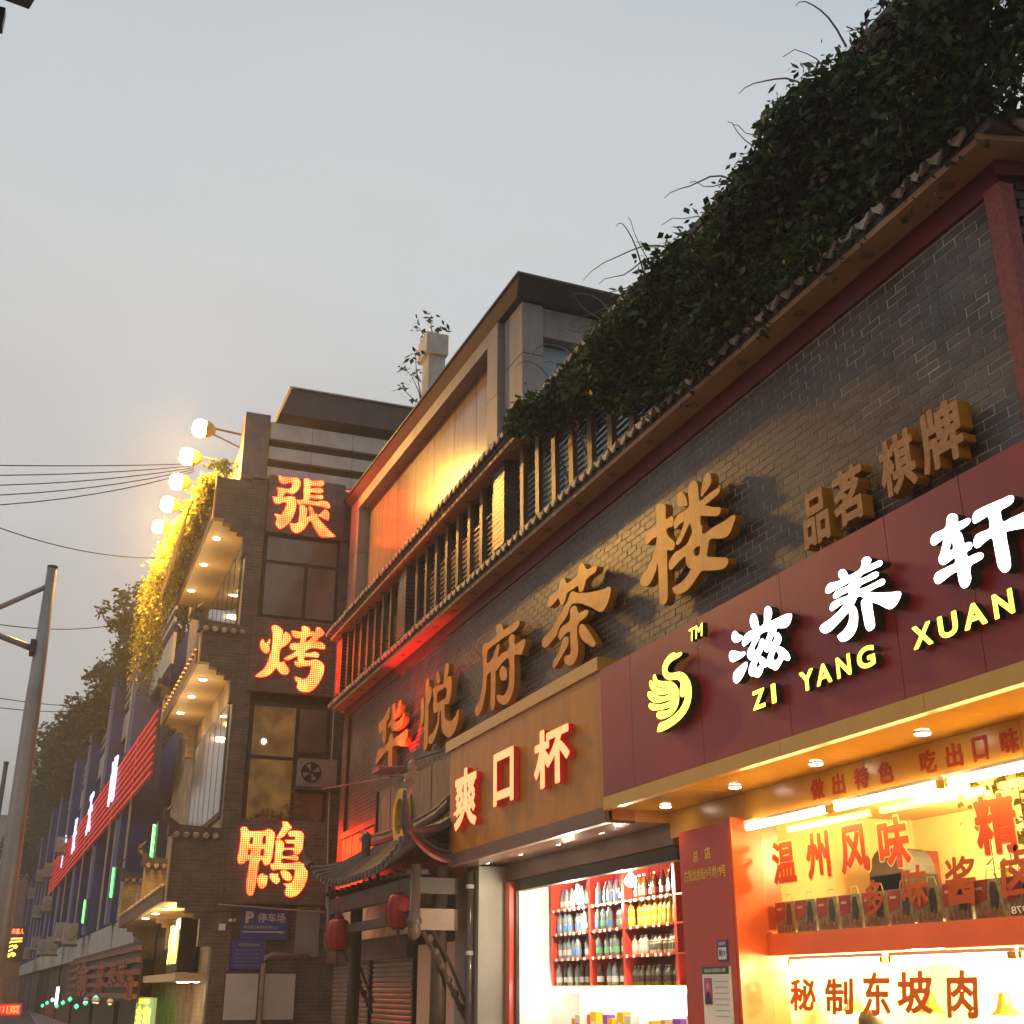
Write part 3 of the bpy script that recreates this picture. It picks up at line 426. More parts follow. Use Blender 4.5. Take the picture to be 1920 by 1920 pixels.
GL={'lou':[[[-9607,5947],[-9588,5972],[-9516,5963],[-9440,5928],[-9415,5891],[-9427,5771],[-9285,5751],[-9292,5655],[-9419,5665],[-9422,5631],[-9381,5573],[-9280,5480],[-9279,5448],[-9320,5420],[-9432,5460],[-9449,5257],[-9457,5060],[-9472,4989],[-9506,4953],[-9568,4956],[-9620,4986],[-9632,5052],[-9624,5266],[-9635,5403],[-9665,5342],[-9761,5262],[-9829,5236],[-9911,5244],[-9991,5286],[-10004,5330],[-9950,5369],[-9812,5421],[-9707,5498],[-9651,5567],[-9623,5662],[-9724,5665],[-9841,5652],[-9875,5701],[-9857,5752],[-9779,5781],[-9616,5772]],[[-9113,5931],[-9071,5902],[-9020,5828],[-8999,5750],[-9158,5800],[-9185,5828],[-9191,5886],[-9160,5921]],[[-8593,5913],[-8562,5878],[-8561,5809],[-8609,5776],[-8696,5749],[-8747,5737],[-8753,5771],[-8720,5842],[-8663,5911]],[[-8853,5941],[-8807,5900],[-8793,5833],[-8790,5762],[-8778,5712],[-8644,5714],[-8493,5715],[-8440,5707],[-8422,5687],[-8446,5659],[-8542,5645],[-8696,5636],[-8552,5563],[-8431,5507],[-8442,5474],[-8484,5460],[-8588,5493],[-8781,5566],[-8791,5483],[-8765,5466],[-8771,5390],[-8602,5382],[-8363,5372],[-8221,5369],[-8204,5350],[-8243,5300],[-8316,5233],[-8395,5222],[-8497,5247],[-8654,5290],[-8689,5225],[-8718,5162],[-8634,5123],[-8455,5060],[-8375,5020],[-8374,4984],[-8428,4960],[-8532,4972],[-8727,5027],[-8820,5053],[-8893,5029],[-9013,4978],[-9131,4955],[-9276,4974],[-9347,5012],[-9372,5061],[-9326,5066],[-9177,5066],[-9056,5102],[-9002,5133],[-9063,5171],[-9089,5225],[-9087,5285],[-9199,5276],[-9338,5245],[-9392,5245],[-9414,5285],[-9389,5346],[-9278,5379],[-9143,5379],[-9038,5396],[-8975,5443],[-8950,5464],[-8959,5520],[-8978,5569],[-9038,5533],[-9118,5477],[-9197,5436],[-9248,5447],[-9253,5474],[-9205,5500],[-9140,5547],[-9079,5625],[-9177,5622],[-9254,5607],[-9279,5635],[-9260,5699],[-9166,5727],[-9002,5720],[-8977,5749],[-8976,5858],[-8957,5928],[-8910,5949]],[[-8820,5292],[-8834,5237],[-8857,5216],[-8913,5227],[-8937,5264],[-8927,5291],[-8876,5300]]],'cha':[[[-11361,5954],[-11314,5925],[-11284,5880],[-11229,5841],[-11127,5829],[-11018,5811],[-10988,5791],[-11005,5756],[-11084,5746],[-11211,5744],[-11284,5725],[-11311,5685],[-11345,5646],[-11394,5637],[-11459,5660],[-11481,5702],[-11504,5740],[-11571,5736],[-11689,5740],[-11800,5734],[-11828,5699],[-11864,5652],[-11917,5638],[-11977,5663],[-12002,5707],[-12027,5747],[-12144,5734],[-12271,5719],[-12335,5729],[-12362,5760],[-12342,5814],[-12277,5847],[-12158,5848],[-12023,5852],[-11995,5902],[-11958,5949],[-11887,5949],[-11836,5919],[-11795,5859],[-11667,5851],[-11498,5859],[-11471,5904],[-11436,5950]],[[-11622,5716],[-11557,5677],[-11460,5640],[-11299,5594],[-11065,5541],[-10868,5502],[-10677,5471],[-10664,5446],[-10698,5377],[-10762,5310],[-10838,5272],[-10914,5271],[-10988,5298],[-11137,5378],[-11291,5453],[-11417,5507],[-11563,5553],[-11646,5570],[-11706,5556],[-11776,5498],[-11890,5444],[-12031,5404],[-12086,5348],[-12194,5311],[-12339,5277],[-12440,5270],[-12514,5307],[-12544,5359],[-12502,5399],[-12317,5424],[-12171,5464],[-12062,5521],[-11920,5574],[-11787,5644],[-11716,5701],[-11669,5720]],[[-11605,5538],[-11540,5508],[-11510,5457],[-11479,5421],[-11390,5413],[-11263,5394],[-11232,5365],[-11266,5333],[-11362,5319],[-11476,5309],[-11527,5275],[-11539,5195],[-11520,5087],[-11524,5000],[-11560,4934],[-11644,4893],[-11744,4893],[-11843,4934],[-11900,4990],[-11898,5024],[-11839,5030],[-11755,5016],[-11720,5042],[-11724,5140],[-11729,5225],[-11735,5275],[-11811,5281],[-11932,5264],[-12002,5255],[-12044,5279],[-12051,5331],[-11988,5375],[-11918,5392],[-11789,5395],[-11738,5402],[-11710,5451],[-11716,5509],[-11678,5537]],[[-11863,5253],[-11796,5232],[-11772,5201],[-11783,5148],[-11905,5081],[-12027,5028],[-12116,4986],[-12196,4966],[-12231,4992],[-12220,5046],[-12113,5091],[-12023,5146],[-11960,5208],[-11915,5246]],[[-11413,5278],[-11350,5247],[-11259,5168],[-11170,5084],[-11097,5011],[-11069,4971],[-11101,4946],[-11192,4970],[-11299,5030],[-11406,5099],[-11475,5178],[-11488,5237],[-11470,5273]]],'fu':[[[-13939,5964],[-13860,5927],[-13827,5865],[-13695,5845],[-13501,5841],[-13312,5836],[-13260,5814],[-13271,5770],[-13375,5743],[-13565,5739],[-13826,5752],[-14049,5745],[-14278,5747],[-14394,5727],[-14428,5678],[-14426,5570],[-14274,5574],[-14138,5622],[-14071,5694],[-14015,5719],[-13958,5698],[-13969,5636],[-14024,5561],[-14001,5548],[-13868,5563],[-13618,5563],[-13597,5605],[-13619,5690],[-13565,5723],[-13480,5708],[-13428,5671],[-13428,5569],[-13272,5553],[-13069,5534],[-13070,5485],[-13131,5424],[-13192,5382],[-13397,5431],[-13428,5422],[-13429,5252],[-13439,5064],[-13502,4964],[-13606,4895],[-13712,4879],[-13819,4890],[-13950,4944],[-14039,5010],[-14062,5062],[-13973,5050],[-13820,5010],[-13713,5025],[-13628,5091],[-13607,5217],[-13607,5373],[-13650,5449],[-13758,5448],[-13867,5435],[-13977,5406],[-14044,5382],[-14100,5387],[-14098,5251],[-14117,5018],[-14127,4926],[-14194,4901],[-14251,4916],[-14274,4957],[-14273,5131],[-14269,5290],[-14271,5420],[-14410,5403],[-14433,5368],[-14453,5251],[-14520,5104],[-14611,4994],[-14729,4945],[-14801,4947],[-14875,4999],[-14877,5048],[-14782,5094],[-14687,5156],[-14607,5285],[-14564,5439],[-14568,5605],[-14608,5748],[-14610,5823],[-14563,5861],[-14420,5840],[-14256,5832],[-14039,5849],[-14085,5926],[-14052,5975]],[[-13845,5394],[-13768,5356],[-13693,5284],[-13692,5214],[-13757,5190],[-13822,5199],[-13909,5240],[-13954,5306],[-13933,5372]]],'yue':[[[-17279,5735],[-17239,5676],[-17211,5365],[-17323,5290],[-17380,5347],[-17364,5538],[-17361,5691]],[[-17112,5966],[-16991,5928],[-16972,5822],[-16880,5796],[-16847,5683],[-16912,5586],[-16981,5540],[-16975,5358],[-16968,5089],[-16989,4945],[-17099,4881],[-17170,4917],[-17169,5096],[-17163,5396],[-17156,5699],[-17156,5883]],[[-16550,5958],[-16481,5892],[-16440,5773],[-16503,5757],[-16603,5810],[-16643,5909],[-16597,5949]],[[-16126,5981],[-16046,5938],[-16055,5832],[-16127,5751],[-16020,5760],[-15928,5734],[-15895,5678],[-15900,5526],[-15954,5422],[-16011,5363],[-16196,5401],[-16205,5302],[-16166,5189],[-16056,5124],[-15875,5094],[-15701,5125],[-15574,5192],[-15552,5151],[-15581,5045],[-15690,4937],[-15833,4880],[-15981,4879],[-16166,4951],[-16294,5041],[-16335,5184],[-16364,5363],[-16408,5324],[-16459,5159],[-16605,5003],[-16760,4934],[-16857,4941],[-16926,4973],[-16932,5053],[-16868,5071],[-16646,5117],[-16526,5211],[-16521,5366],[-16616,5351],[-16715,5386],[-16756,5494],[-16733,5608],[-16791,5721],[-16744,5751],[-16534,5744],[-16280,5727],[-16254,5809],[-16230,5912],[-16187,5971]],[[-16149,5629],[-16115,5573],[-16155,5485],[-16356,5479],[-16579,5496],[-16585,5577],[-16542,5637],[-16368,5638]]],'hua':[[[-19205,5974],[-19157,5925],[-19220,5792],[-19358,5741],[-19351,5549],[-19413,5411],[-19498,5420],[-19552,5497],[-19556,5666],[-19654,5617],[-19763,5626],[-19847,5698],[-19855,5803],[-19604,5845],[-19363,5922]],[[-18942,5981],[-18857,5941],[-18834,5771],[-18706,5843],[-18582,5949],[-18524,5953],[-18479,5895],[-18502,5769],[-18650,5712],[-18805,5699],[-18882,5681],[-18798,5643],[-18600,5626],[-18411,5654],[-18303,5702],[-18268,5657],[-18306,5569],[-18469,5504],[-18700,5494],[-18899,5512],[-19025,5555],[-19076,5631],[-19197,5626],[-19266,5678],[-19167,5704],[-19071,5740],[-19049,5880],[-19039,5956]],[[-19018,5504],[-18942,5474],[-18917,5404],[-18686,5383],[-18341,5384],[-18061,5384],[-18047,5361],[-18085,5274],[-18186,5187],[-18296,5167],[-18549,5220],[-18786,5256],[-18924,5253],[-18922,5091],[-18939,4923],[-19027,4840],[-19110,4864],[-19151,4956],[-19168,5132],[-19184,5244],[-19388,5235],[-19675,5195],[-19923,5140],[-19963,5175],[-19902,5277],[-19787,5370],[-19529,5342],[-19243,5375],[-19132,5454],[-19099,5503]]],'zi':[[[-7863,4215],[-7833,4197],[-7798,4166],[-7758,4143],[-7759,4135],[-7789,4117],[-7836,4115],[-7875,4124],[-7907,4148],[-7915,4180],[-7895,4209]],[[-7906,4067],[-7861,4051],[-7801,4027],[-7748,4018],[-7729,4005],[-7744,3992],[-7799,3981],[-7870,3977],[-7926,3979],[-7963,4000],[-7973,4032],[-7963,4064],[-7937,4072]],[[-7729,3932],[-7714,3918],[-7722,3896],[-7762,3859],[-7805,3828],[-7854,3806],[-7897,3803],[-7926,3822],[-7936,3850],[-7926,3885],[-7880,3908],[-7807,3924],[-7759,3933]],[[-7575,4274],[-7547,4258],[-7527,4215],[-7513,4155],[-7457,4158],[-7444,4175],[-7438,4215],[-7419,4268],[-7378,4278],[-7341,4253],[-7329,4213],[-7345,4180],[-7367,4154],[-7291,4153],[-7186,4152],[-7098,4141],[-7079,4126],[-7091,4094],[-7123,4063],[-7166,4054],[-7234,4067],[-7281,4078],[-7303,4051],[-7279,4047],[-7248,4020],[-7235,3989],[-7249,3965],[-7287,3941],[-7247,3928],[-7191,3890],[-7156,3850],[-7147,3817],[-7169,3806],[-7202,3818],[-7231,3830],[-7265,3810],[-7304,3784],[-7347,3776],[-7380,3794],[-7420,3813],[-7449,3832],[-7475,3828],[-7496,3833],[-7523,3803],[-7562,3780],[-7599,3780],[-7641,3801],[-7685,3813],[-7705,3838],[-7698,3877],[-7671,3908],[-7630,3937],[-7668,3932],[-7696,3951],[-7713,3984],[-7694,4017],[-7653,4044],[-7617,4081],[-7663,4076],[-7711,4063],[-7750,4061],[-7771,4087],[-7758,4117],[-7719,4145],[-7668,4155],[-7592,4151],[-7626,4183],[-7637,4224],[-7627,4259],[-7605,4276]],[[-7394,4088],[-7422,4050],[-7458,4012],[-7463,4040],[-7490,4055],[-7509,4052],[-7530,4033],[-7562,3996],[-7607,3989],[-7604,4011],[-7563,4042],[-7526,4065],[-7511,4090]],[[-7308,4040],[-7322,4016],[-7343,3997],[-7375,3997],[-7358,4017],[-7331,4032]],[[-7479,3979],[-7471,3957],[-7445,3938],[-7409,3935],[-7387,3942],[-7420,3912],[-7455,3872],[-7479,3902],[-7532,3931],[-7509,3950]],[[-7318,3922],[-7292,3884],[-7296,3861],[-7336,3849],[-7359,3864],[-7351,3891]],[[-7563,3906],[-7539,3866],[-7582,3854],[-7594,3869],[-7580,3890]]],'yang':[[[-6166,4269],[-6140,4255],[-6128,4235],[-6141,4220],[-6162,4209],[-6104,4206],[-6038,4202],[-6018,4184],[-6027,4169],[-6083,4165],[-6167,4166],[-6254,4160],[-6262,4145],[-6200,4142],[-6093,4141],[-6069,4124],[-6077,4108],[-6134,4101],[-6207,4102],[-6277,4094],[-6281,4077],[-6212,4074],[-6111,4075],[-6029,4072],[-6015,4053],[-6030,4036],[-6090,4036],[-6140,4035],[-6197,4031],[-6086,3996],[-5958,3960],[-5887,3943],[-5877,3926],[-5895,3900],[-5937,3870],[-5982,3858],[-6018,3865],[-6052,3886],[-6105,3922],[-6171,3956],[-6172,3920],[-6169,3873],[-6166,3815],[-6169,3794],[-6192,3779],[-6236,3777],[-6256,3793],[-6268,3821],[-6274,3884],[-6283,3960],[-6277,3994],[-6244,4002],[-6299,4036],[-6323,4026],[-6344,4007],[-6361,3993],[-6340,3965],[-6329,3929],[-6335,3876],[-6358,3827],[-6399,3795],[-6454,3777],[-6519,3779],[-6552,3796],[-6573,3830],[-6557,3837],[-6501,3851],[-6448,3881],[-6420,3921],[-6421,3960],[-6499,3932],[-6582,3903],[-6652,3884],[-6708,3888],[-6748,3910],[-6762,3940],[-6741,3954],[-6651,3967],[-6562,3987],[-6485,4014],[-6446,4033],[-6506,4031],[-6568,4021],[-6611,4020],[-6627,4044],[-6603,4071],[-6552,4079],[-6474,4078],[-6401,4079],[-6397,4095],[-6471,4096],[-6550,4093],[-6575,4108],[-6562,4131],[-6523,4142],[-6451,4141],[-6391,4143],[-6382,4157],[-6461,4154],[-6565,4151],[-6633,4152],[-6657,4175],[-6637,4204],[-6591,4218],[-6537,4207],[-6495,4202],[-6458,4204],[-6490,4231],[-6489,4257],[-6465,4271],[-6430,4266],[-6403,4245],[-6383,4208],[-6315,4206],[-6262,4210],[-6233,4232],[-6224,4263],[-6199,4275]]],'xuan':[[[-5327,4267],[-5302,4253],[-5290,4233],[-5299,4200],[-5253,4197],[-5204,4193],[-5190,4178],[-5201,4162],[-5244,4151],[-5307,4146],[-5285,4131],[-5274,4104],[-5266,4055],[-5237,4052],[-5212,4041],[-5207,4021],[-5222,4005],[-5252,4000],[-5262,3990],[-5254,3968],[-5210,3966],[-5149,3958],[-5131,3943],[-5136,3925],[-5167,3916],[-5212,3913],[-5240,3907],[-5251,3888],[-5255,3866],[-5255,3837],[-5268,3812],[-5294,3794],[-5326,3794],[-5345,3810],[-5357,3843],[-5359,3879],[-5362,3907],[-5404,3907],[-5468,3894],[-5512,3884],[-5541,3887],[-5561,3906],[-5564,3931],[-5547,3952],[-5512,3961],[-5469,3961],[-5412,3963],[-5369,3966],[-5362,3980],[-5365,3995],[-5406,3991],[-5450,3984],[-5477,3989],[-5499,4012],[-5502,4036],[-5482,4060],[-5462,4091],[-5433,4142],[-5472,4136],[-5508,4129],[-5531,4132],[-5549,4155],[-5545,4182],[-5518,4200],[-5464,4202],[-5416,4202],[-5397,4215],[-5384,4255],[-5359,4272]],[[-5364,4112],[-5363,4067],[-5368,4054],[-5389,4053],[-5397,4062],[-5379,4090]],[[-4846,4201],[-4834,4186],[-4841,4166],[-4865,4153],[-4907,4149],[-4946,4144],[-4950,4129],[-4942,4076],[-4890,4075],[-4780,4073],[-4688,4073],[-4672,4058],[-4682,4030],[-4715,4002],[-4747,3982],[-4798,3986],[-4865,4000],[-4934,4012],[-4936,3973],[-4934,3909],[-4934,3839],[-4942,3801],[-4968,3785],[-4997,3786],[-5014,3803],[-5033,3834],[-5037,3896],[-5040,3961],[-5045,4012],[-5086,4012],[-5132,3999],[-5160,3993],[-5181,3997],[-5195,4017],[-5191,4045],[-5168,4070],[-5134,4076],[-5091,4073],[-5055,4075],[-5047,4093],[-5052,4147],[-5088,4147],[-5138,4142],[-5164,4145],[-5178,4164],[-5170,4191],[-5146,4212],[-5110,4215],[-5031,4214],[-4925,4208]]],'swanbody':[[[-8841,4284],[-8820,4268],[-8774,4268],[-8725,4256],[-8718,4240],[-8756,4230],[-8813,4226],[-8836,4227],[-8905,4222],[-8965,4202],[-8994,4170],[-8972,4142],[-8893,4118],[-8781,4102],[-8695,4066],[-8635,4014],[-8598,3951],[-8596,3870],[-8626,3802],[-8686,3750],[-8790,3706],[-8939,3676],[-9078,3664],[-9213,3670],[-9230,3679],[-9189,3735],[-9071,3740],[-8931,3756],[-8803,3790],[-8725,3844],[-8699,3909],[-8726,3882],[-8765,3881],[-8790,3907],[-8785,3960],[-8768,3990],[-8789,4027],[-8876,4055],[-8967,4072],[-9045,4114],[-9081,4162],[-9081,4207],[-9043,4250],[-8969,4283],[-8898,4293]]],'swanwing':[[[-9224,4185],[-9202,4161],[-9187,4129],[-9129,4102],[-8957,4059],[-8880,4026],[-8823,3974],[-8807,3905],[-8826,3838],[-8876,3794],[-8964,3768],[-9080,3763],[-9173,3776],[-9229,3810],[-9214,3840],[-9155,3842],[-9050,3824],[-8986,3826],[-8933,3841],[-9002,3839],[-9107,3847],[-9236,3865],[-9337,3894],[-9367,3928],[-9350,3950],[-9302,3940],[-9184,3905],[-9055,3890],[-8945,3893],[-8875,3904],[-8961,3902],[-9089,3910],[-9218,3926],[-9323,3971],[-9380,4029],[-9371,4053],[-9328,4052],[-9269,4025],[-9188,3984],[-9084,3955],[-8979,3951],[-8895,3964],[-8978,3961],[-9083,3969],[-9188,3994],[-9280,4044],[-9330,4098],[-9335,4137],[-9301,4148],[-9266,4121],[-9216,4074],[-9135,4040],[-9060,4018],[-8990,4021],[-9059,4028],[-9134,4050],[-9215,4087],[-9259,4134],[-9258,4174]]],'zhang':[[[3971,12257],[4028,12245],[4215,12247],[4364,12264],[4442,12235],[4472,12158],[4454,12047],[4387,11929],[4303,11870],[4190,11886],[4142,11866],[4112,11768],[4198,11780],[4320,11812],[4372,11779],[4405,11664],[4401,11530],[4374,11380],[4310,11226],[4220,11108],[4092,11012],[4027,11055],[3997,11130],[4013,11250],[3952,11333],[4007,11341],[4081,11325],[4137,11412],[4178,11524],[4195,11646],[4120,11649],[4037,11600],[3951,11598],[3910,11658],[3885,11741],[3977,11748],[3993,11870],[3961,11973],[4072,11976],[4234,11980],[4291,12050],[4297,12145],[4223,12134],[4101,12088],[4038,12105],[3995,12180]],[[4553,12272],[4653,12281],[4699,12247],[4820,12252],[4957,12287],[5006,12226],[4965,12165],[4826,12151],[4707,12126],[4711,12059],[4830,12084],[4930,12106],[4991,12047],[4974,12004],[4836,11983],[4716,11979],[4708,11903],[4841,11909],[4978,11937],[5007,11887],[4983,11849],[4845,11836],[4695,11820],[4685,11772],[4875,11766],[5024,11801],[5128,11769],[5163,11707],[5153,11652],[5007,11671],[4754,11675],[4567,11667],[4455,11651],[4418,11739],[4554,11759],[4560,11955],[4560,12158]],[[4495,11617],[4594,11625],[4654,11566],[4657,11433],[4643,11352],[4710,11381],[4738,11425],[4712,11548],[4689,11612],[4739,11619],[4801,11534],[4837,11459],[4879,11478],[4910,11389],[5031,11260],[5178,11121],[5330,10996],[5174,10961],[5012,10953],[4932,11034],[4849,11155],[4779,11278],[4729,11284],[4663,11143],[4571,11025],[4464,10964],[4375,10998],[4319,11095],[4302,11172],[4413,11174],[4484,11210],[4500,11345],[4504,11478]],[[5061,11605],[5140,11556],[5165,11452],[5145,11358],[5048,11396],[4917,11444],[4991,11508]]],'kao':[[[3917,8479],[3958,8410],[4004,8415],[4045,8498],[4065,8470],[4044,8358],[4063,8263],[4021,8187],[3937,8227],[3885,8294],[3866,8389],[3884,8451]],[[4083,8783],[4164,8810],[4250,8770],[4314,8703],[4306,8567],[4309,8433],[4330,8557],[4342,8644],[4387,8685],[4461,8644],[4508,8563],[4484,8487],[4423,8420],[4362,8365],[4316,8336],[4288,8237],[4285,8116],[4297,8032],[4351,8013],[4384,8047],[4450,7950],[4508,7872],[4496,7798],[4416,7761],[4319,7806],[4255,7884],[4230,7906],[4167,7805],[4091,7726],[3979,7675],[3817,7672],[3881,7743],[3989,7848],[4048,7985],[4093,8170],[4121,8342],[4120,8524],[4102,8681]],[[4724,8837],[4819,8847],[4895,8800],[4887,8731],[4958,8757],[5033,8727],[5043,8858],[5122,8848],[5207,8757],[5180,8693],[5110,8648],[5055,8556],[5033,8523],[5116,8544],[5203,8509],[5251,8428],[5210,8393],[5064,8404],[4933,8385],[4830,8313],[4809,8269],[4916,8273],[5046,8310],[5121,8268],[5113,8206],[4980,8206],[4814,8178],[4813,8111],[4926,8115],[5056,8146],[5166,8114],[5250,8024],[5246,7890],[5190,7716],[5104,7564],[5003,7460],[4875,7425],[4767,7452],[4703,7530],[4721,7603],[4657,7681],[4647,7740],[4725,7723],[4822,7696],[4902,7739],[4966,7865],[4981,8011],[4874,8001],[4698,7961],[4635,8004],[4613,8074],[4690,8069],[4676,8201],[4579,8143],[4476,8085],[4380,8100],[4470,8169],[4584,8241],[4649,8332],[4555,8317],[4491,8378],[4522,8448],[4569,8459],[4700,8472],[4715,8596],[4596,8590],[4533,8639],[4509,8723],[4587,8724],[4731,8727]],[[4846,8622],[4916,8653],[4965,8646],[4875,8538],[4806,8495],[4819,8570]]],'ya':[[[3769,4582],[3878,4603],[3938,4535],[4104,4537],[4257,4554],[4310,4589],[4390,4565],[4457,4492],[4447,4329],[4435,4178],[4417,3985],[4373,3909],[4308,3891],[4265,3948],[4245,3990],[4191,3977],[4171,3817],[4152,3637],[4134,3448],[4101,3322],[4047,3310],[4000,3361],[3974,3548],[3990,3759],[3999,3917],[4005,3981],[3929,3968],[3879,3913],[3804,3900],[3766,3962],[3775,4122],[3790,4336],[3787,4496]],[[3975,4418],[4024,4420],[4024,4291],[3963,4289]],[[4222,4439],[4281,4463],[4288,4302],[4222,4288]],[[3956,4182],[4010,4184],[4002,4077],[3948,4075]],[[4208,4191],[4273,4204],[4268,4054],[4195,4073]],[[4595,4749],[4692,4742],[4740,4690],[4784,4637],[4715,4574],[4643,4467],[4557,4420],[4491,4412],[4515,4462],[4569,4562],[4608,4651]],[[4728,4547],[4918,4577],[4998,4559],[5042,4495],[5034,4364],[5020,4222],[4959,4128],[4868,4140],[4854,4189],[4641,4181],[4637,4084],[4805,4084],[4893,4104],[4963,4058],[4955,4014],[4809,4020],[4630,4024],[4625,3944],[4814,3945],[4980,3972],[5073,3932],[5146,3849],[5165,3731],[5131,3560],[5061,3431],[4967,3333],[4858,3299],[4768,3328],[4740,3412],[4768,3486],[4697,3548],[4840,3562],[4892,3627],[4907,3734],[4912,3825],[4711,3824],[4556,3819],[4468,3806],[4419,3878],[4421,3921],[4476,3923],[4488,4073],[4492,4245],[4488,4374],[4571,4388],[4641,4337],[4660,4235],[4794,4240],[4861,4248],[4861,4324],[4709,4329],[4672,4382],[4761,4391],[4873,4401],[4869,4466],[4767,4467],[4731,4504]],[[4255,3725],[4300,3705],[4367,3686],[4366,3559],[4318,3463],[4254,3451],[4193,3533],[4175,3617],[4192,3681]],[[4440,3741],[4519,3722],[4583,3745],[4576,3692],[4615,3619],[4575,3549],[4508,3563],[4437,3635],[4415,3709]],[[4625,3789],[4724,3798],[4817,3742],[4855,3669],[4826,3609],[4748,3613],[4665,3684]]]}
# ================================================================= ground
g = MB(); g.poly([(-90, -20, 0), (90, -20, 0), (90, 330, 0), (-90, 330, 0)]); g.build('ground', M['asphalt'], kind='structure')
g = MB(); g.box(1.2, 5.0, -20, 140, -.3, .12); g.build('pavement', M['paving'], kind='structure')
# ================================================================= teahouse
XW = 5.35; Y0 = 5.0; Y1 = 22.75
th = thing('teahouse', 'long dark brick teahouse with tan eaves and a tiled terrace fence', 'building', (XW, 12, 0))
b = MB(); b.box(XW + .008, XW + 5, Y0 + .35, Y1, 3.3, 6.66); b.box(XW + .008, XW + 5, 18.2, Y1, 2.38, 3.3)
b.prism([(XW + .008, Y0 + .35), (XW + .008, Y0 + .02), (XW + 6, Y0 - 1.63), (XW + 6, Y0 + .35)], 3.3, 6.66, 'z')
b.build('wall', M['mortar'], th)
# bricks one by one: courses 70 mm, bricks 215 mm
bm_ = MB(); bm_.box(-.026, .012, -.102, .102, -.031, .031); brick_me = bm_.mesh('brick', M['brick'])
bm2 = MB(); bm2.box(-.024, .012, -.1, .1, -.030, .030); brick_me2 = bm2.mesh('brick', M['brick'])
spots = []
random.seed(3)
row = 0; z = 4.0
while z < 6.50:
    y = Y0 + .11 + (row % 2) * .108
    while y < Y1:
        spots.append((y, z)); y += .214
    z += .07; row += 1
for zz in [2.4 + .07 * i for i in range(23)]:
    y = 18.4
    while y < Y1:
        if not (18.2 < y < 22.3 and zz < 3.9): spots.append((y + (int(zz / .07) % 2) * .1, zz))
        y += .214
def vis(s): return not (s[1] < 4.55 and s[0] < 10.6) and not (s[1] < 4.7 and s[0] < 15.4)
spots = [s for s in spots if vis(s)]
spots.sort(key=lambda s: (XW ** 2 + s[0] ** 2 + (s[1] - 1.6) ** 2))
st = MB()
for i, (y, z) in enumerate(spots):
    dx = random.uniform(-.0015, .0015)
    if i < 230: inst(brick_me if random.random() < .8 else brick_me2, 'brick', th, (XW + .03 + dx, y, z), rz=random.uniform(-.006, .006))
    else:
        h = .102 - random.uniform(0, .004); st.box(XW + .004 + dx, XW + .045, y - h, y + h, z - .031, z + .031)
o = st.build('brick_field', M['brick'], th, kind='stuff')
# return wall round the near corner
ang = math.atan2(-.266, .964); rs = MB(); n_ = 0
for r in range(38):
    for k in range(9):
        t = .14 + k * .214 + (r % 2) * .1; z = 3.95 + r * .07
        px, py = XW + math.cos(ang) * t, Y0 + math.sin(ang) * t
        if n_ < 70 and z > 4.6 and k < 4:
            inst(brick_me, 'brick', th, (px + .026 * math.sin(ang), py - .0 * math.cos(ang), z), rot=(0, 0, ang + math.pi / 2)); n_ += 1
        else:
            c, s = math.cos(ang), math.sin(ang)
            q = [(px + c * a - s * -e, py + s * a - c * e, zz) for zz in (z - .029, z + .029) for a, e in ((-.1, .02), (.1, .02), (.1, -.02), (-.1, -.02))]
            q = [(px + c * a + s * e, py + s * a - c * e, zz) for zz in (z - .029, z + .029) for a, e in ((-.1, .02), (.1, .02), (.1, -.02), (-.1, -.02))]
            rs.hexa(q)
rs.build('brick_field', M['brick'], th, kind='stuff')
p = MB(); p.box(XW - .06, XW + .05, Y0 - .1, Y0 + .05, 3.2, 6.50); p.build('corner_post', M['redlight'], th)
p = MB(); p.box(XW - .05, XW + .03, Y1 - .25, Y1 - .17, 2.4, 6.45); p.build('corner_post', M['redpaint'], th)
p = MB()
for i in range(60): p.box(XW - .035, XW + .2, Y1 - .16, Y1 + .22, 2.3 + i * .07, 2.36 + i * .07)
p.build('brick_pier', M['brick'], th)
# cornice and soffit
b = MB(); b.prism([(XW + .0, 6.50), (XW - .03, 6.50), (XW - .05, 6.675), (XW + .0, 6.675)], Y0 - .05, Y1 + .2, 'y'); b.build('cornice', M['redpaint'], th)
b = MB(); b.prism([(Y0 - .05, 6.40), (Y0 - .12, 6.66)], 0, 0, 'x') if 0 else None
c, s = math.cos(ang), math.sin(ang)
def ret(t, e, z): return (XW - .05 + c * t + s * e, Y0 - .05 + s * t - c * e, z)
b = MB(); b.hexa([ret(0, -.02, 6.58), ret(6, -.02, 6.58), ret(6, .02, 6.58), ret(0, .02, 6.58), ret(0, -.02, 6.675), ret(6, -.02, 6.675), ret(6, .04, 6.675), ret(0, .04, 6.675)]); b.build('cornice', M['redpaint'], th)
b = MB(); b.box(XW - .27, XW + .3, Y0 - .18, Y1 + .25, 6.68, 6.73); b.build('soffit', M['soffit'], th)
b = MB(); b.hexa([ret(.1, -.3, 6.684), ret(6, -.3, 6.684), ret(6, .26, 6.684), ret(-.21, .22, 6.684), ret(.1, -.3, 6.728), ret(6, -.3, 6.728), ret(6, .26, 6.728), ret(-.21, .22, 6.728)]); b.build('soffit', M['soffit'], th)
dm = MB(); dm.lathe([(.05, 0), (.055, .004), (.045, .012)], (0, 0, 0), 14); dme = dm.mesh('soffit_disc', M['disc'])
y = 5.26
while y < Y1: inst(dme, 'soffit_disc', th, (XW - .155, y, 6.672)); y += .88
for t in (.35, 1.2): q = ret(t, .16, 6.662); inst(dme, 'soffit_disc', th, q)
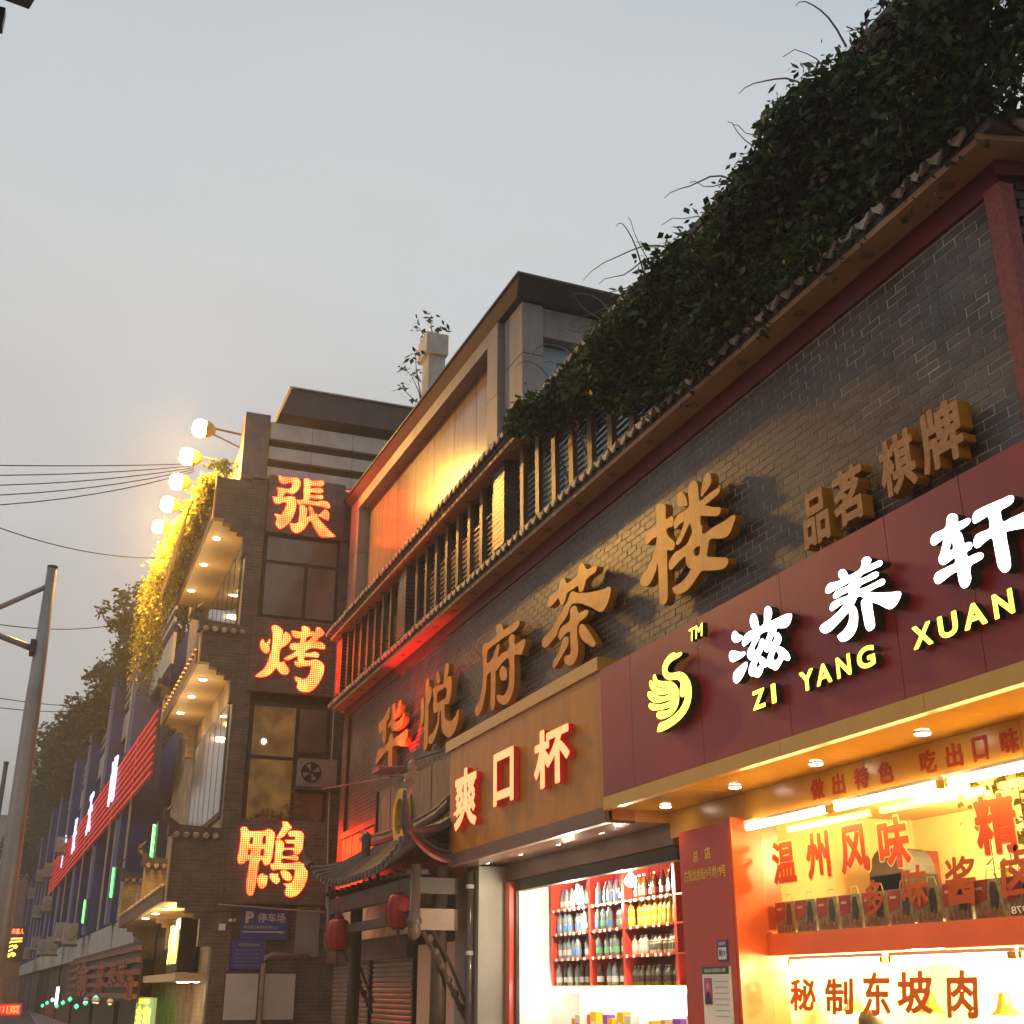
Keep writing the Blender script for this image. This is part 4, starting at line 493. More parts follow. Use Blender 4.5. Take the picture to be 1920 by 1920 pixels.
# tile course: round cap, barrel run, drip tile
tl = MB(); tl.lathe([(.010, -.03), (.040, -.025), (.046, -.018), (.046, 0), (.040, .01)], (0, 0, 0), 12, axis='x')
tl.tube([(0, 0, 0), (.2, 0, .075), (.42, 0, .15)], .04, 8); tile_me = tl.mesh('roof_tile', M['tile'], smooth=False)
dr = MB(); dr.prism([(-.085, .03), (-.07, -.02), (-.035, -.045), (0, -.075), (.035, -.045), (.07, -.02), (.085, .03), (.04, .005), (-.04, .005)], -.012, .012, 'x')
dr.prism([(-.085, .03), (-.04, .005), (.04, .005), (.085, .03)], .012, .2, 'x'); drip_me = dr.mesh('drip_tile', M['drip'])
def eave(parent, x, za, ya, yb, pitch, slopes=True):
    y = ya; k = 0
    while y < yb:
        J = random.uniform
        inst(tile_me, 'roof_tile', parent, (x + .03 + J(-.014, .01), y + J(-.008, .008), za + .12 + J(-.006, .006)), rot=(J(-.1, .1), J(-.05, .05), J(-.05, .05)), scale=(1, .88, .88)); inst(drip_me, 'drip_tile', parent, (x - .01 + J(-.01, .006), y + pitch / 2, za + .10 + J(-.005, .005)), rot=(J(-.08, .08), 0, J(-.05, .05))); y += pitch; k += 1
eave(th, XW - .30, 6.715, Y0 - .15, Y1 + .3, .20)
b = MB(); b.prism([(XW - .26, 6.731), (XW + .1, 6.731), (XW + .1, 6.98), (XW - .26, 6.80)], Y0 - .3, Y1 + .25, 'y'); b.build('roof_bed', M['tile'], th)
k = 0
for t in [i * .2 for i in range(1, 14)]:
    q = ret(t - .2, .29, 6.84); inst(tile_me, 'roof_tile', th, q, rz=ang + math.pi / 2); q = ret(t - .1, .28, 6.80); inst(drip_me, 'drip_tile', th, q, rz=ang + math.pi / 2)
# terrace floor and fence: timber posts, slats behind, brick piers
b = MB(); b.box(XW + .1, XW + 5, Y0 + .4, 22.9, 6.9, 6.99); b.build('terrace_floor', M['greycol'], th)
piers = [23.2 - .2, 18.5, 13.9, 9.3]
pb = MB()
for i in range(17): pb.box(-.17, .17, -.2, .2, .07 * i, .07 * i + .063)
pb.box(-.16, .16, -.19, .19, 0, 1.2, 1); pier_me = pb.mesh('fence_pier', [M['brick'], M['mortar']])
for y in piers: inst(pier_me, 'fence_pier', th, (XW - .02, y, 7.0))
pm = MB(); pm.box(-.03, .03, -.06, .06, 0, 1.22); post_me = pm.mesh('fence_post', M['wood'])
y = 4.9
posts = []
while y < 22.8:
    if all(abs(y - q) > .34 for q in piers): inst(post_me, 'fence_post', th, (XW - .1, y, 6.98)); posts.append(y)
    y += .52
sl = MB(); sl.hexa([(0, -.26, 0), (.05, -.26, .035), (.05, .26, .035), (0, .26, 0), (0, -.26, .034), (.05, -.26, .066), (.05, .26, .066), (0, .26, .034)]); slat_me = sl.mesh('slat', M['louver'])
cnt = 0; rest = MB()
y = 9.8
while y < 22.7:
    for i in range(15):
        z = 7.05 + i * .078
        if cnt < 290 and y < 19.6: inst(slat_me, 'slat', th, (XW + .0, y, z)); cnt += 1
        else: rest.box(XW, XW + .05, y - .26, y + .26, z, z + .056)
    y += .52
rest.build('slat_field', M['louver'], th, kind='stuff')
b = MB(); b.box(XW + .0, XW + .04, Y0, 9.4, 7.0, 8.2); b.build('fence_board', M['louver'], th)
# fretwork brackets under the top rail
bk = MB(); bk.prism([(-.2, 0), (.2, 0), (.2, -.05), (.1, -.1), (.04, -.17), (-.04, -.17), (-.1, -.1), (-.2, -.05)], -.01, .01, 'x'); bk_me = bk.mesh('fret_bracket', M['darkwood'])
for y in posts:
    if y > 10: inst(bk_me, 'fret_bracket', th, (XW - .07, y, 8.2))
# upper eave
b = MB(); b.box(XW - .30, XW + .3, Y0 - .1, 23.4, 8.18, 8.24); b.build('soffit', M['soffit'], th)
y = 10.7
while y < 23: inst(dme, 'soffit_disc', th, (XW - .16, y, 8.173)); y += .92
eave(th, XW - .35, 8.26, 9.6, 23.4, .20)
b = MB(); b.prism([(XW - .31, 8.26), (XW + .35, 8.26), (XW + .35, 8.60), (XW + .2, 8.62), (XW - .31, 8.34)], Y0, 23.3, 'y'); b.build('roof_bed', M['tile'], th)
b = MB(); b.box(XW + .0, XW + .12, 9.6, 23.3, 8.5, 8.70); b.build('ridge', M['darkroof'], th)
# ================================================================= big letters of the teahouse
ts = thing('wall_sign', 'row of five thick ochre brush characters on the dark brick wall', 'sign', (5.25, 14, 5.3))
for k in ('hua', 'yue', 'fu', 'cha', 'lou'): glyph([k], 'character', [M['orangelet'], M['orangeside']], ts, 'x', 5.2, .08)
ts2 = thing('wall_sign', 'four small perforated orange block characters above the dark red fascia', 'sign', (5.25, 6.4, 4.95))
for ch, a, b_, v0, v1 in (('品', 7.26, 6.93, 4.72, 5.15), ('茗', 6.86, 6.50, 4.74, 5.17), ('棋', 6.30, 5.93, 4.76, 5.19), ('牌', 5.86, 5.46, 4.77, 5.21)):
    text(ch, 'character', [M['orangelet2'], M['orangeside']], ts2, 'x', 5.2, .10, (a, b_, v0, v1), .035)
# ================================================================= dark red fascia sign
XF = 5.0
fs = thing('fascia_sign', 'dark red shop fascia with white lit characters and a yellow bird emblem', 'sign', (XF, 7, 3.3))
ys = [10.56, 9.9, 8.62, 7.35, 6.08, 5.35, 4.2, 3.0]
for a, b_ in zip(ys[:-1], ys[1:]):
    p = MB(); p.box(XF, XF + .03, b_ + .003, a - .003, 3.30, 4.54); p.build('panel', M['fascia'], fs)
b = MB(); b.box(XF + .03, XF + .35, 3.0, 10.56, 3.25, 4.53); b.build('sign_box', M['redpaint'], fs)
for a, b_ in ((10.55, 9.2), (9.2, 7.5), (7.5, 5.9), (5.9, 4.3), (4.3, 3.0)):
    p = MB(); p.box(XF - .012, XF + .06, b_ + .002, a - .002, 3.18, 3.297); p.build('edge_strip', M['gold'], fs)
for k in ('zi', 'yang', 'xuan'): glyph([k], 'character', [E_['white'], M['black']], fs, 'x', 4.9, .07)
b = MB(); b.box(4.94, 4.98, 6.24, 6.36, 3.805, 3.86)
glyph(['swanbody', 'swanwing'], 'bird_emblem', [E_['yellow'], M['black']], fs, 'x', 4.9, .07)
text('TM', 'trade_mark', [E_['yellow'], M['black']], fs, 'x', 4.92, .05, (8.63, 8.40, 4.32, 4.43), .02, italic=.15)
for ch, a, b_ in (('Z', 7.73, 7.56), ('I', 7.47, 7.41), ('Y', 7.10, 6.93), ('A', 6.90, 6.72), ('N', 6.66, 6.50), ('G', 6.43, 6.24), ('X', 5.86, 5.68), ('U', 5.62, 5.45), ('A', 5.40, 5.21), ('N', 5.15, 4.99)):
    text(ch, 'letter', [E_['yellow'], M['black']], fs, 'x', 4.93, .05, (a, b_, 3.555, 3.70), .035)
# ================================================================= ochre fascia sign
os_ = thing('fascia_sign', 'ochre shop fascia with three glowing orange block characters', 'sign', (XF, 13, 3.2))
XO = 5.03
for a, b_ in ((15.35, 14.0), (14.0, 12.6), (12.6, 11.4), (11.4, 10.57)):
    p = MB(); p.box(XO, XO + .03, b_ + .002, a - .002, 3.22, 4.56); p.build('panel', M['ochre'], os_)
b = MB(); b.box(XO + .03, XO + .3, 10.57, 15.35, 3.1, 4.56); b.build('sign_box', M['ochre'], os_)
for a, b_ in ((15.5, 13.1), (13.1, 10.62)):
    p = MB(); p.box(XO - .03, XO + .32, b_ + .003, a - .003, 4.562, 4.70); p.build('top_cap', M['gold'], os_)
b = MB(); b.box(XO - .015, XO + .06, 10.57, 15.35, 3.07, 3.218); b.build('edge_strip', M['brownband'], os_)
for ch, bx in (('爽', (14.92, 14.06, 3.46, 4.2)), ('口', (13.46, 12.80, 3.58, 4.19)), ('杯', (12.18, 11.22, 3.58, 4.2))):
    text(ch, 'character', [E_['redyel'], E_['redside']], os_, 'x', 4.945, .07, bx, .03)
# ================================================================= shops under the fascias
sh = thing('snack_shop', 'brightly lit snack shop with a drinks shelf under the ochre fascia', 'shop', (5.4, 12.6, 0))
b = MB(); b.box(XO + .31, 5.82, 10.6, 15.3, 3.10, 3.14); b.build('soffit', M['browngloss'], sh)
b = MB(); b.box(XO + .06, XO + .32, 10.6, 15.3, 3.075, 3.1); b.build('soffit', M['browngloss'], sh)
b = MB(); b.box(5.75, 5.82, 10.6, 15.3, 2.90, 3.099); b.build('header', M['brownband'], sh)
b = MB(); b.box(5.78, 5.88, 10.6, 14.95, 2.76, 2.899); b.build('shutter_box', M['black'], sh)
b = MB(); b.box(5.70, 5.80, 14.90, 15.06, 0, 2.88); b.build('door_frame', M['redcol'], sh)
b = MB(); b.box(5.765, 5.80, 14.83, 14.895, 0, 2.76); b.build('door_frame', M['black'], sh)
b = MB(); b.box(5.35, 5.80, 15.08, 16.0, 0, 3.07); b.build('side_pillar', M['greycol'], sh)
b = MB(); b.box(5.82, 8.0, 14.86, 14.9, 0, 2.95); b.build('side_wall', M['white'], sh)
b = MB(); b.box(6.62, 6.7, 10.0, 14.86, 0, 2.95); b.build('back_wall', M['white'], sh)
b = MB(); b.box(5.82, 6.62, 10.0, 14.86, 2.95, 3.0); b.build('ceiling', M['redshelf'], sh)
b = MB(); b.box(5.8, 6.62, 9.92, 9.98, 0, 2.95); b.build('side_wall', M['redshelf'], sh)
# shelf unit
su = thing('drinks_shelf', 'red wall shelf unit packed with bottled drinks', 'shelf', (6.3, 12.5, 1.62))
b = MB(); b.box(6.52, 6.54, 10.0, 14.72, 1.62, 2.94); b.build('back_board', mat('dark_red_back_board', (.20, .018, .015), .5), su)
for y in (14.72, 13.57, 12.67, 11.47, 10.2):
    b = MB(); b.box(6.2, 6.52, y - .03, y + .03, 1.625, 2.94); b.build('divider', M['redshelf'], su)
levels = [1.62, 1.93, 2.22, 2.50]
for (ya, yb) in ((13.6, 14.69), (12.7, 13.54), (11.5, 12.64), (10.23, 11.44)):
    for z in levels:
        b = MB(); b.box(6.19, 6.52, ya, yb, z, z + .018); b.build('shelf_board', M['redshelf'] if z > 1.7 else M['gold'], su)
b = MB(); b.box(6.17, 6.2, 10.0, 14.85, 1.56, 1.62); b.build('light_strip', E_['tubew'], su)
def bottle(body, liquid, label, cap, h):
    m = MB(); m.lathe([(.036, 0), (.041, .01), (.041, .10), (.037, .115), (.041, .13), (.040, h * .66), (.026, h * .82), (.015, h * .9), (.015, h * .94)], (0, 0, 0), 10)
    lb = MB(); lb.lathe([(.0418, .04), (.042, .045), (.042, .098), (.0418, .10)], (0, 0, 0), 10)
    cp = MB(); cp.lathe([(.018, h * .92), (.018, h * .99), (.015, h)], (0, 0, 0), 8)
    return m.mesh('bottle_body', liquid, smooth=True), lb.mesh('bottle_label', label), cp.mesh('bottle_cap', cap)
mk = lambda n, c, r=.15: mat(n, c, r, .1, 20, 0, spec=.8)
Lw = mk('clear_water_plastic', (.16, .21, .24)); Lb = mk('brown_tea', (.10, .045, .015)); Ly = mk('yellow_juice', (.85, .55, .03)); Ld = mk('green_glass', (.09, .10, .07)); Lp = mk('pale_drink', (.5, .45, .30)); Lk = mk('cola', (.045, .02, .015))
lab = [mk('blue_label', (.05, .16, .45), .4), mk('white_label', (.4, .42, .42), .4), mk('green_label', (.08, .40, .18), .4), mk('yellow_label', (.7, .6, .05), .4), mk('red_label', (.55, .04, .03), .4)]
BT = {'water': bottle(0, Lw, lab[0], M['plasticblue'], .25), 'water2': bottle(0, Lw, lab[1], M['plasticblue'], .25), 'green': bottle(0, Lw, lab[2], M['plasticblue'], .25), 'cola': bottle(0, Lk, lab[1], M['black'], .27),
      'juice': bottle(0, Ly, lab[3], M['plasticwhite'], .26), 'tea': bottle(0, Lb, lab[4], M['plasticwhite'], .26), 'beer': bottle(0, Lp, Ld, M['steel'], .19), 'pale': bottle(0, Lp, lab[1], M['plasticwhite'], .2), 'mini': bottle(0, Ld, Lk, M['steel'], .20)}
ORD = 'first second third fourth fifth sixth seventh eighth ninth tenth eleventh twelfth thirteenth fourteenth fifteenth'.split()
def place_bottle(kind, y, z, label, group):
    t = thing('bottle', label, 'bottle', (6.26 + random.uniform(-.02, .05), y, z), group, rz=random.uniform(-.5, .5))
    me = BT[kind]
    for n, m in zip(('body', 'label_band', 'cap'), me): inst(m, n, t, WO[t.name])
    return t
rows = []
def brow(ya, yb, lev, kinds, n, label, group):
    for i in range(n):
        y = ya + (yb - ya) * (i + .5) / n + random.uniform(-.015, .015)
        place_bottle(random.choice(kinds), y, levels[lev] + .019, label + ', ' + ORD[i] + ' from the left', group)
names = ['bottom', 'second lowest', 'third', 'top']
for lev in range(4):
    if lev == 3: kl, km = ['water', 'water2', 'cola'], ['water', 'cola']
    elif lev == 2: kl, km = ['water', 'water2'], ['water', 'green', 'water2']
    elif lev == 1: kl, km = ['water2', 'water'], ['green', 'water2']
    else: kl, km = ['cola', 'water2'], ['cola', 'water2']
    brow(14.66, 13.62, lev, kl, 7 if lev < 3 else 6, 'clear bottle, %s row of the left bay' % names[lev], 'bottles on the %s row of the left bay' % names[lev])
    brow(13.5, 12.72, lev, km, 5 if lev else 4, 'clear bottle, %s row of the middle bay' % names[lev], 'bottles on the %s row of the middle bay' % names[lev])
brow(12.6, 11.52, 3, ['tea', 'cola'], 8, 'dark tea bottle on the top row', 'dark tea bottles')
brow(12.6, 11.52, 2, ['juice'], 9, 'yellow juice bottle in the right bay', 'yellow juice bottles')
brow(12.6, 12.2, 1, ['pale'], 4, 'small pale milky bottle in the right bay', 'pale milky bottles')
brow(12.18, 11.52, 1, ['beer'], 7, 'small greenish bottle in the right bay', 'small greenish bottles')
brow(12.6, 11.52, 0, ['mini'], 13, 'tiny dark bottle on the bottom right row', 'tiny dark bottles')
for (ya, yb) in ((13.62, 14.67), (12.72, 13.52), (11.52, 12.62)):
    for z in levels[1:]:
        y = ya + .06
        while y < yb - .06:
            m = MB(); m.box(6.180, 6.186, y, y + .05, z - .012, z + .022); m.build('price_tag', M['white'], su); y += random.uniform(.11, .2)
# globe bulbs
for i, (px, py, pz) in enumerate(((6.05, 13.55, 2.62), (6.0, 12.05, 2.68))):
    t = thing('globe_bulb', ['glaring warm bulb hanging before the left shelf bay', 'glaring warm bulb hanging before the right shelf bays'][i], 'light bulb', (px, py, pz))
    m = MB(); m.lathe([(.012, .085), (.03, .06), (.055, .03), (.065, 0), (.055, -.035), (.03, -.058), (.005, -.065)], (px, py, pz), 14); m.build('bulb', E_['bulb'], t, smooth=True)
    m = MB(); m.tube([(px, py, pz + .08), (px, py, 2.95)], .008, 6); m.build('cord', M['black'], t)
    m = MB(); m.lathe([(.02, .07), (.02, .13)], (px, py, pz), 10); m.build('socket', M['white'], t)
    lamp('POINT', (px - .1, py, pz), 140, (1, .82, .55), t, .07)
# goods on the back counter
ct = thing('counter', 'white back counter below the drinks shelf', 'counter', (6.4, 12.4, 0))
b = MB(); b.box(6.0, 6.6, 10.05, 14.7, 0, 1.0); b.build('cabinet', M['white'], ct); b = MB(); b.box(5.97, 6.61, 10.02, 14.72, 1.0, 1.03); b.build('top', M['white'], ct)
gm = [mat('pack_yellow', (.8, .5, .03), .5), mat('pack_red', (.65, .06, .05), .5), mat('pack_white', (.75, .73, .68), .5), mat('pack_pink', (.7, .12, .3), .5), mat('pack_purple', (.25, .06, .45), .5), mat('pack_grey', (.14, .14, .15), .5), mat('pack_tan', (.6, .42, .2), .5)]
gn = ['yellow', 'red', 'white', 'pink', 'purple', 'grey', 'tan']
random.seed(11); y = 14.0; i = 0
seq = [5, 0, 2, 1, 0, 1, 2, 4, 0, 0, 2, 6, 2, 6, 0, 6, 2, 0, 6, 0, 4, 3, 2, 0, 3, 6, 1, 0]
where = ['at the left end of the counter', 'left of the middle of the counter', 'right of the middle of the counter', 'at the right end of the counter']
for i, k in enumerate(seq):
    wd = random.uniform(.08, .16); h = random.uniform(.14, .34); x = 6.05 + random.uniform(0, .15)
    t = thing('snack_box', '%s snack packet %s, %s from the left' % (gn[k], where[min(3, i * 4 // len(seq))], (ORD + 'sixteenth seventeenth eighteenth nineteenth twentieth twenty-first twenty-second twenty-third twenty-fourth twenty-fifth twenty-sixth twenty-seventh twenty-eighth'.split())[i]), 'packet', (x, y, 1.031), 'snack packets %s' % where[min(3, i * 4 // len(seq))])
    m = MB(); m.box(x, x + .1, y - wd, y, 1.031, 1.031 + h); m.build('carton', gm[k], t)
    m = MB(); m.box(x - .004, x - .001, y - wd * .8, y - wd * .2, 1.03 + h * .3, 1.03 + h * .7); m.build('label_band', gm[(k * 3 + 2) % 7], t)
    y -= wd + random.uniform(.0, .03)
m = MB(); m.box(5.065, 5.74, 10.585, 10.6, 3.10, 3.199); m.build('end_panel', M['gold'], sh)
# downlights
dl = MB(); dl.lathe([(.062, .004), (.062, -.005), (.055, -.007)], (0, 0, 0), 18); ring_me = dl.mesh('trim_ring', M['white'])
dl = MB(); dl.lathe([(.052, -.0075), (.046, -.014), (.02, -.018)], (0, 0, 0), 16); lens_me = dl.mesh('lens', E_['down'])
def downlight(x, y, z, label, energy=7, color=(1, .80, .52), s=1.0, group=None, angle=120):
    t = thing('downlight', label, 'downlight', (x, y, z), group)
    inst(ring_me, 'trim_ring', t, (x, y, z - .001), scale=(s, s, s)); inst(lens_me, 'lens', t, (x, y, z - .001), scale=(s, s, s))
    if energy: lamp('SPOT', (x, y, z - .04), energy, color, t, .04, angle=R(angle), blend=.8)
    return t
for i, y in enumerate((14.85, 13.72, 12.58, 11.45)):
    downlight(5.36, y, 3.075 if False else 3.099, '%s lit downlight in the brown ceiling under the ochre fascia' % ('leftmost', 'second', 'third', 'rightmost')[i], 9)
# ---- delicatessen
dc = thing('deli_shop', 'deli shop with gold ceiling, lettered window and bright counter', 'shop', (5.5, 7.5, 0))
gc = [(10.58, 9.2), (9.2, 7.5), (7.5, 5.9), (5.9, 4.3), (4.3, 3.0)]
for a, b_ in gc:
    m = MB(); m.box(XF + .065, 5.74, b_ + .003, a - .003, 3.20, 3.23); m.build('ceiling_panel', M['goldgloss'], dc)
    m = MB(); m.box(5.71, 5.745, b_ + .003, a - .003, 2.955, 3.197); m.build('header_panel', M['gold'], dc)
for ch, a, b_ in (('做', 8.20, 8.02), ('出', 7.91, 7.75), ('特', 7.63, 7.46), ('色', 7.34, 7.17), ('吃', 6.87, 6.70), ('出', 6.60, 6.44), ('口', 6.34, 6.20), ('味', 6.08, 5.92)):
    text(ch, 'header_character', M['redletter'], dc, 'x', 5.704, .004, (a, b_, 2.99, 3.15), .03)
for i, (x, y) in enumerate(((5.47, 10.2), (5.47, 8.95), (5.46, 7.75), (5.45, 6.5), (5.45, 5.2))):
    downlight(x, y, 3.199, '%s in the gold ceiling' % ('lit downlight next to the brown ceiling joint', 'lit downlight left of the header writing', 'lit downlight above the first header words', 'lit downlight above the last header words', 'lit downlight beyond the right picture edge')[i], 9, (1, .75, .42))
# column between the shops
m = MB(); m.box(5.55, 5.95, 9.25, 10.12, 0, 2.95, 0); m.build('column', M['redcol'], dc)
m = MB(); m.box(5.56, 6.02, 9.21, 9.247, 0, 2.98); m.build('column_side', M['orangepanel'], dc)
text('总', 'column_character', M['goldletter'], dc, 'x', 5.546, .003, (9.87, 9.77, 2.66, 2.76), .02); text('店', 'column_character', M['goldletter'], dc, 'x', 5.546, .003, (9.66, 9.56, 2.67, 2.77), .02)
text('古街龙桥街9号附19号', 'column_writing', M['goldletter'], dc, 'x', 5.546, .003, (10.05, 9.32, 2.50, 2.60), .01)
pl = thing('house_number_plate', 'small blue house number plate on the red column', 'plate', (5.545, 9.45, 1.88))
m = MB(); m.box(5.538, 5.548, 9.36, 9.52, 1.82, 1.99); m.build('plate', M['tvblue'], pl); m = MB(); m.box(5.536, 5.5375, 9.375, 9.505, 1.835, 1.93); m.build('field', M['white'], pl)
text('附19', 'plate_writing', M['tvblue'], pl, 'x', 5.534, .0015, (9.49, 9.39, 1.855, 1.915), .02); text('龙桥街9号', 'plate_writing', M['white'], pl, 'x', 5.536, .0015, (9.50, 9.38, 1.945, 1.975), .01)
nb = thing('notice_board', 'food safety notice board with a portrait photo on the red column', 'notice board', (5.54, 9.6, 1.5))
m = MB(); m.box(5.525, 5.548, 9.33, 9.78, 1.28, 1.78); m.build('board', M['white'], nb); m = MB(); m.box(5.522, 5.524, 9.33, 9.78, 1.72, 1.78); m.build('header_band', mat('dark_green', (.03, .09, .06), .5), nb); m = MB(); m.box(5.522, 5.524, 9.33, 9.78, 1.28, 1.31); m.build('footer_band', mat('dark_green2', (.03, .09, .06), .5), nb)
text('食品安全监督公示牌', 'board_writing', M['white'], nb, 'x', 5.519, .002, (9.73, 9.38, 1.735, 1.765), .02)
m = MB(); m.box(5.521, 5.524, 9.62, 9.75, 1.48, 1.69); m.build('photo', mat('photo_back', (.45, .08, .2), .5), nb)
m = MB(); m.lathe([(.001, -.002), (.028, -.001), (.028, 0)], (5.520, 9.685, 1.625), 14, axis='x'); m.build('portrait_head', M['skin'], nb)
m = MB(); m.prism([(9.63, 1.482), (9.74, 1.482), (9.73, 1.55), (9.70, 1.58), (9.67, 1.58), (9.64, 1.55)], 5.519, 5.521, 'x'); m.build('portrait_body', mat('photo_suit', (.03, .03, .08), .5), nb)
m = MB()
for i in range(7): m.box(5.521, 5.524, 9.36, 9.58, 1.66 - i * .045, 1.662 - i * .045)
m.build('form_lines', M['darksteel'], nb)
# window with vinyl lettering
XG = 5.86
m = MB(); m.box(XG, XG + .008, 3.0, 9.2, 2.03, 2.93); m.build('window_pane', M['glass'], dc)
m = MB(); m.box(XG - .02, XG + .06, 3.0, 9.2, 1.86, 2.03); m.build('transom_panel', M['orangepanel'], dc)
m = MB(); m.box(XG - .03, XG + .1, 3.0, 9.2, 2.93, 2.952); m.build('window_head', M['gold'], dc)
outl = emit('pale_letter_outline', (1, .55, .15), .25, base=(.8, .5, .2))
for ch, bx in (('温', (9.06, 8.72, 2.42, 2.76)), ('州', (8.56, 8.24, 2.42, 2.78)), ('风', (8.10, 7.74, 2.42, 2.78)), ('味', (7.62, 7.27, 2.42, 2.78)), ('精', (6.58, 6.20, 2.42, 2.80)), ('品', (6.02, 5.66, 2.42, 2.80))):
    text(ch, 'window_character', M['redletter'], dc, 'x', XG - .006, .003, bx, .032)
    bx2 = (bx[0] + .012, bx[1] - .012, bx[2] - .012, bx[3] + .012); text(ch, 'character_outline', outl, dc, 'x', XG - .002, .0015, bx2, .05)
for ch, bx in (('多', (7.86, 7.64, 2.10, 2.36)), ('味', (7.42, 7.14, 2.14, 2.42)), ('酱', (6.96, 6.66, 2.12, 2.44)), ('卤', (6.42, 6.10, 2.14, 2.46))):
    text(ch, 'window_character', mat('brown_red_vinyl', (.30, .06, .02), .5, .08, 4, 0), dc, 'x', XG - .006, .003, bx, .02, italic=.1)
# posters along the sill
pr_ = mat('poster_red', (.5, .06, .04), .5); pw = mat('poster_pale', (.42, .38, .28), .5, .4, 20); pf = mat('poster_food', (.42, .16, .05), .5, .5, 30); pd = mat('poster_dark', (.06, .05, .04), .5, .5, 25)
for i in range(12):
    ya = 9.15 - i * .30
    t = thing('paper_bag', 'red and white printed gift bag number %s from the left behind the window' % ('one two three four five six seven eight nine ten eleven twelve'.split()[i]), 'gift bag', (XG + .09, ya, 2.03), 'gift bags along the window sill')
    m = MB(); m.box(XG + .05, XG + .15, ya - .27, ya, 2.031, 2.28); m.build('bag', pw, t)
    m = MB(); m.prism([(ya - .005, 2.12), (ya - .13, 2.15), (ya - .15, 2.275), (ya - .005, 2.275)], XG + .044, XG + .048, 'x'); m.build('red_print', pr_, t)
    m = MB(); m.prism([(ya - .16, 2.10), (ya - .22, 2.09), (ya - .24, 2.16), (ya - .22, 2.26), (ya - .18, 2.26), (ya - .16, 2.2)], XG + .044, XG + .048, 'x'); m.build('picture_print', pd, t)
    m = MB(); m.box(XG + .042, XG + .0435, ya - .10, ya - .03, 2.215, 2.232); m.build('white_print', M['white'], t)
    m = MB()
    for k in range(5): m.prism([(ya - .03 - .05 * k, 2.04 + .02 * (k % 2)), (ya - .08 - .045 * k, 2.05), (ya - .05 - .05 * k, 2.12 + .012 * (k % 3))], XG + .040, XG + .0415, 'x')
    m.build('food_print', pf, t, kind='stuff')
    m = MB(); m.tube([(XG + .1, ya - .08, 2.28), (XG + .1, ya - .1, 2.34), (XG + .1, ya - .17, 2.34), (XG + .1, ya - .19, 2.28)], .004, 5); m.build('handle', M['white'], t)
text('N1978', 'sticker', M['white'], dc, 'x', XG - .004, .002, (6.36, 6.10, 2.045, 2.09), .02, mirror=True)
# interior of the deli
m = MB(); m.box(7.6, 7.66, 3.0, 10.0, 0, 3.1); m.build('back_wall', M['cream'], dc); m = MB(); m.box(5.96, 7.6, 9.36, 9.42, 0, 3.1); m.build('side_wall', M['cream'], dc)
m = MB(); m.box(5.9, 7.6, 3.0, 9.4, 3.06, 3.1); m.build('inner_ceiling', M['cream'], dc); m = MB(); m.box(6.3, 7.6, 3.0, 9.36, 1.93, 1.97); m.build('mezzanine', M['cream'], dc)
m = MB(); m.box(7.5, 7.59, 6.4, 7.75, 1.98, 3.0); m.build('doorway', mat('dark_doorway', (.07, .045, .03), .6), dc)
m = MB(); m.box(7.2, 7.55, 9.0, 9.3, 1.98, 2.75); m.build('cupboard', mat('dark_red_cupboard', (.25, .05, .03), .5), dc)
m = MB(); m.box(7.4, 7.59, 7.75, 8.1, 1.98, 3.0); m.build('pilaster', mat('brown_pilaster', (.30, .18, .12), .6), dc)
fr = thing('cabinet', 'black rounded cabinet seen behind the left window characters', 'cabinet', (6.9, 8.7, 1.97))
m = MB(); m.box(6.75, 7.1, 8.5, 8.95, 1.971, 2.5); m.build('body', M['black'], fr); m = MB(); m.lathe([(.225, -.17), (.225, .17)], (6.92, 8.725, 2.5), 20, axis='x'); m.build('arched_top', M['darksteel'], fr)
def tube_light(x, ya, yb, z, label, mt, r=.02, group=None):
    t = thing('fluorescent_tube', label, 'tube light', (x, (ya + yb) / 2, z), group)
    m = MB(); m.tube([(x, ya + .03, z), (x, yb - .03, z)], r, 10); m.build('tube', mt, t, smooth=True)
    m = MB(); m.box(x - .02, x + .02, yb, ya, z + r + .005, z + r + .035) if False else m.box(x - .02, x + .025, ya, yb, z + r + .004, z + r + .03); m.build('batten', M['white'], t)
    for q_ in (ya, yb - .03): m = MB(); m.box(x - .025, x + .025, q_, q_ + .03, z - r, z + r + .003); m.build('end_socket', M['yellowpaint'], t)
for i, (a, b_) in enumerate(((7.9, 9.12), (6.62, 7.84), (5.34, 6.56), (4.06, 5.28))):
    tube_light(5.655, a, b_, 2.885, '%s warm tube light glaring under the gold header' % ('leftmost', 'second', 'third', 'last')[i], E_['tube'], .026)
for i, (a, b_) in enumerate(((7.75, 8.98), (6.45, 7.68), (5.15, 6.38), (3.85, 5.08))):
    tube_light(5.90, a, b_, 1.80, '%s tube light under the orange transom' % ('leftmost', 'second', 'third', 'last')[i], E_['tube'], .02)
lamp('POINT', (6.8, 7.9, 2.8), 170, (1, .70, .28), dc, .2); lamp('POINT', (6.8, 6.6, 1.75), 520, (1, .76, .36), dc, .15); lamp('POINT', (6.8, 8.4, 1.75), 520, (1, .76, .36), dc, .15)
XL = 5.84
m = MB(); m.box(XL + .03, XL + .038, 3.0, 9.2, .9, 1.76); m.build('window_pane', M['glass'], dc)
for ch, bx in (('秘', (8.98, 8.62, 1.44, 1.68)), ('制', (8.50, 8.14, 1.42, 1.68)), ('东', (8.02, 7.70, 1.42, 1.72)), ('坡', (7.62, 7.24, 1.44, 1.72)), ('肉', (7.10, 6.80, 1.42, 1.72))):
    text(ch, 'counter_character', mat('orange_vinyl', (.72, .14, .02), .5, .08, 4, 0), dc, 'x', XL + .02, .003, bx, .03, italic=.15)
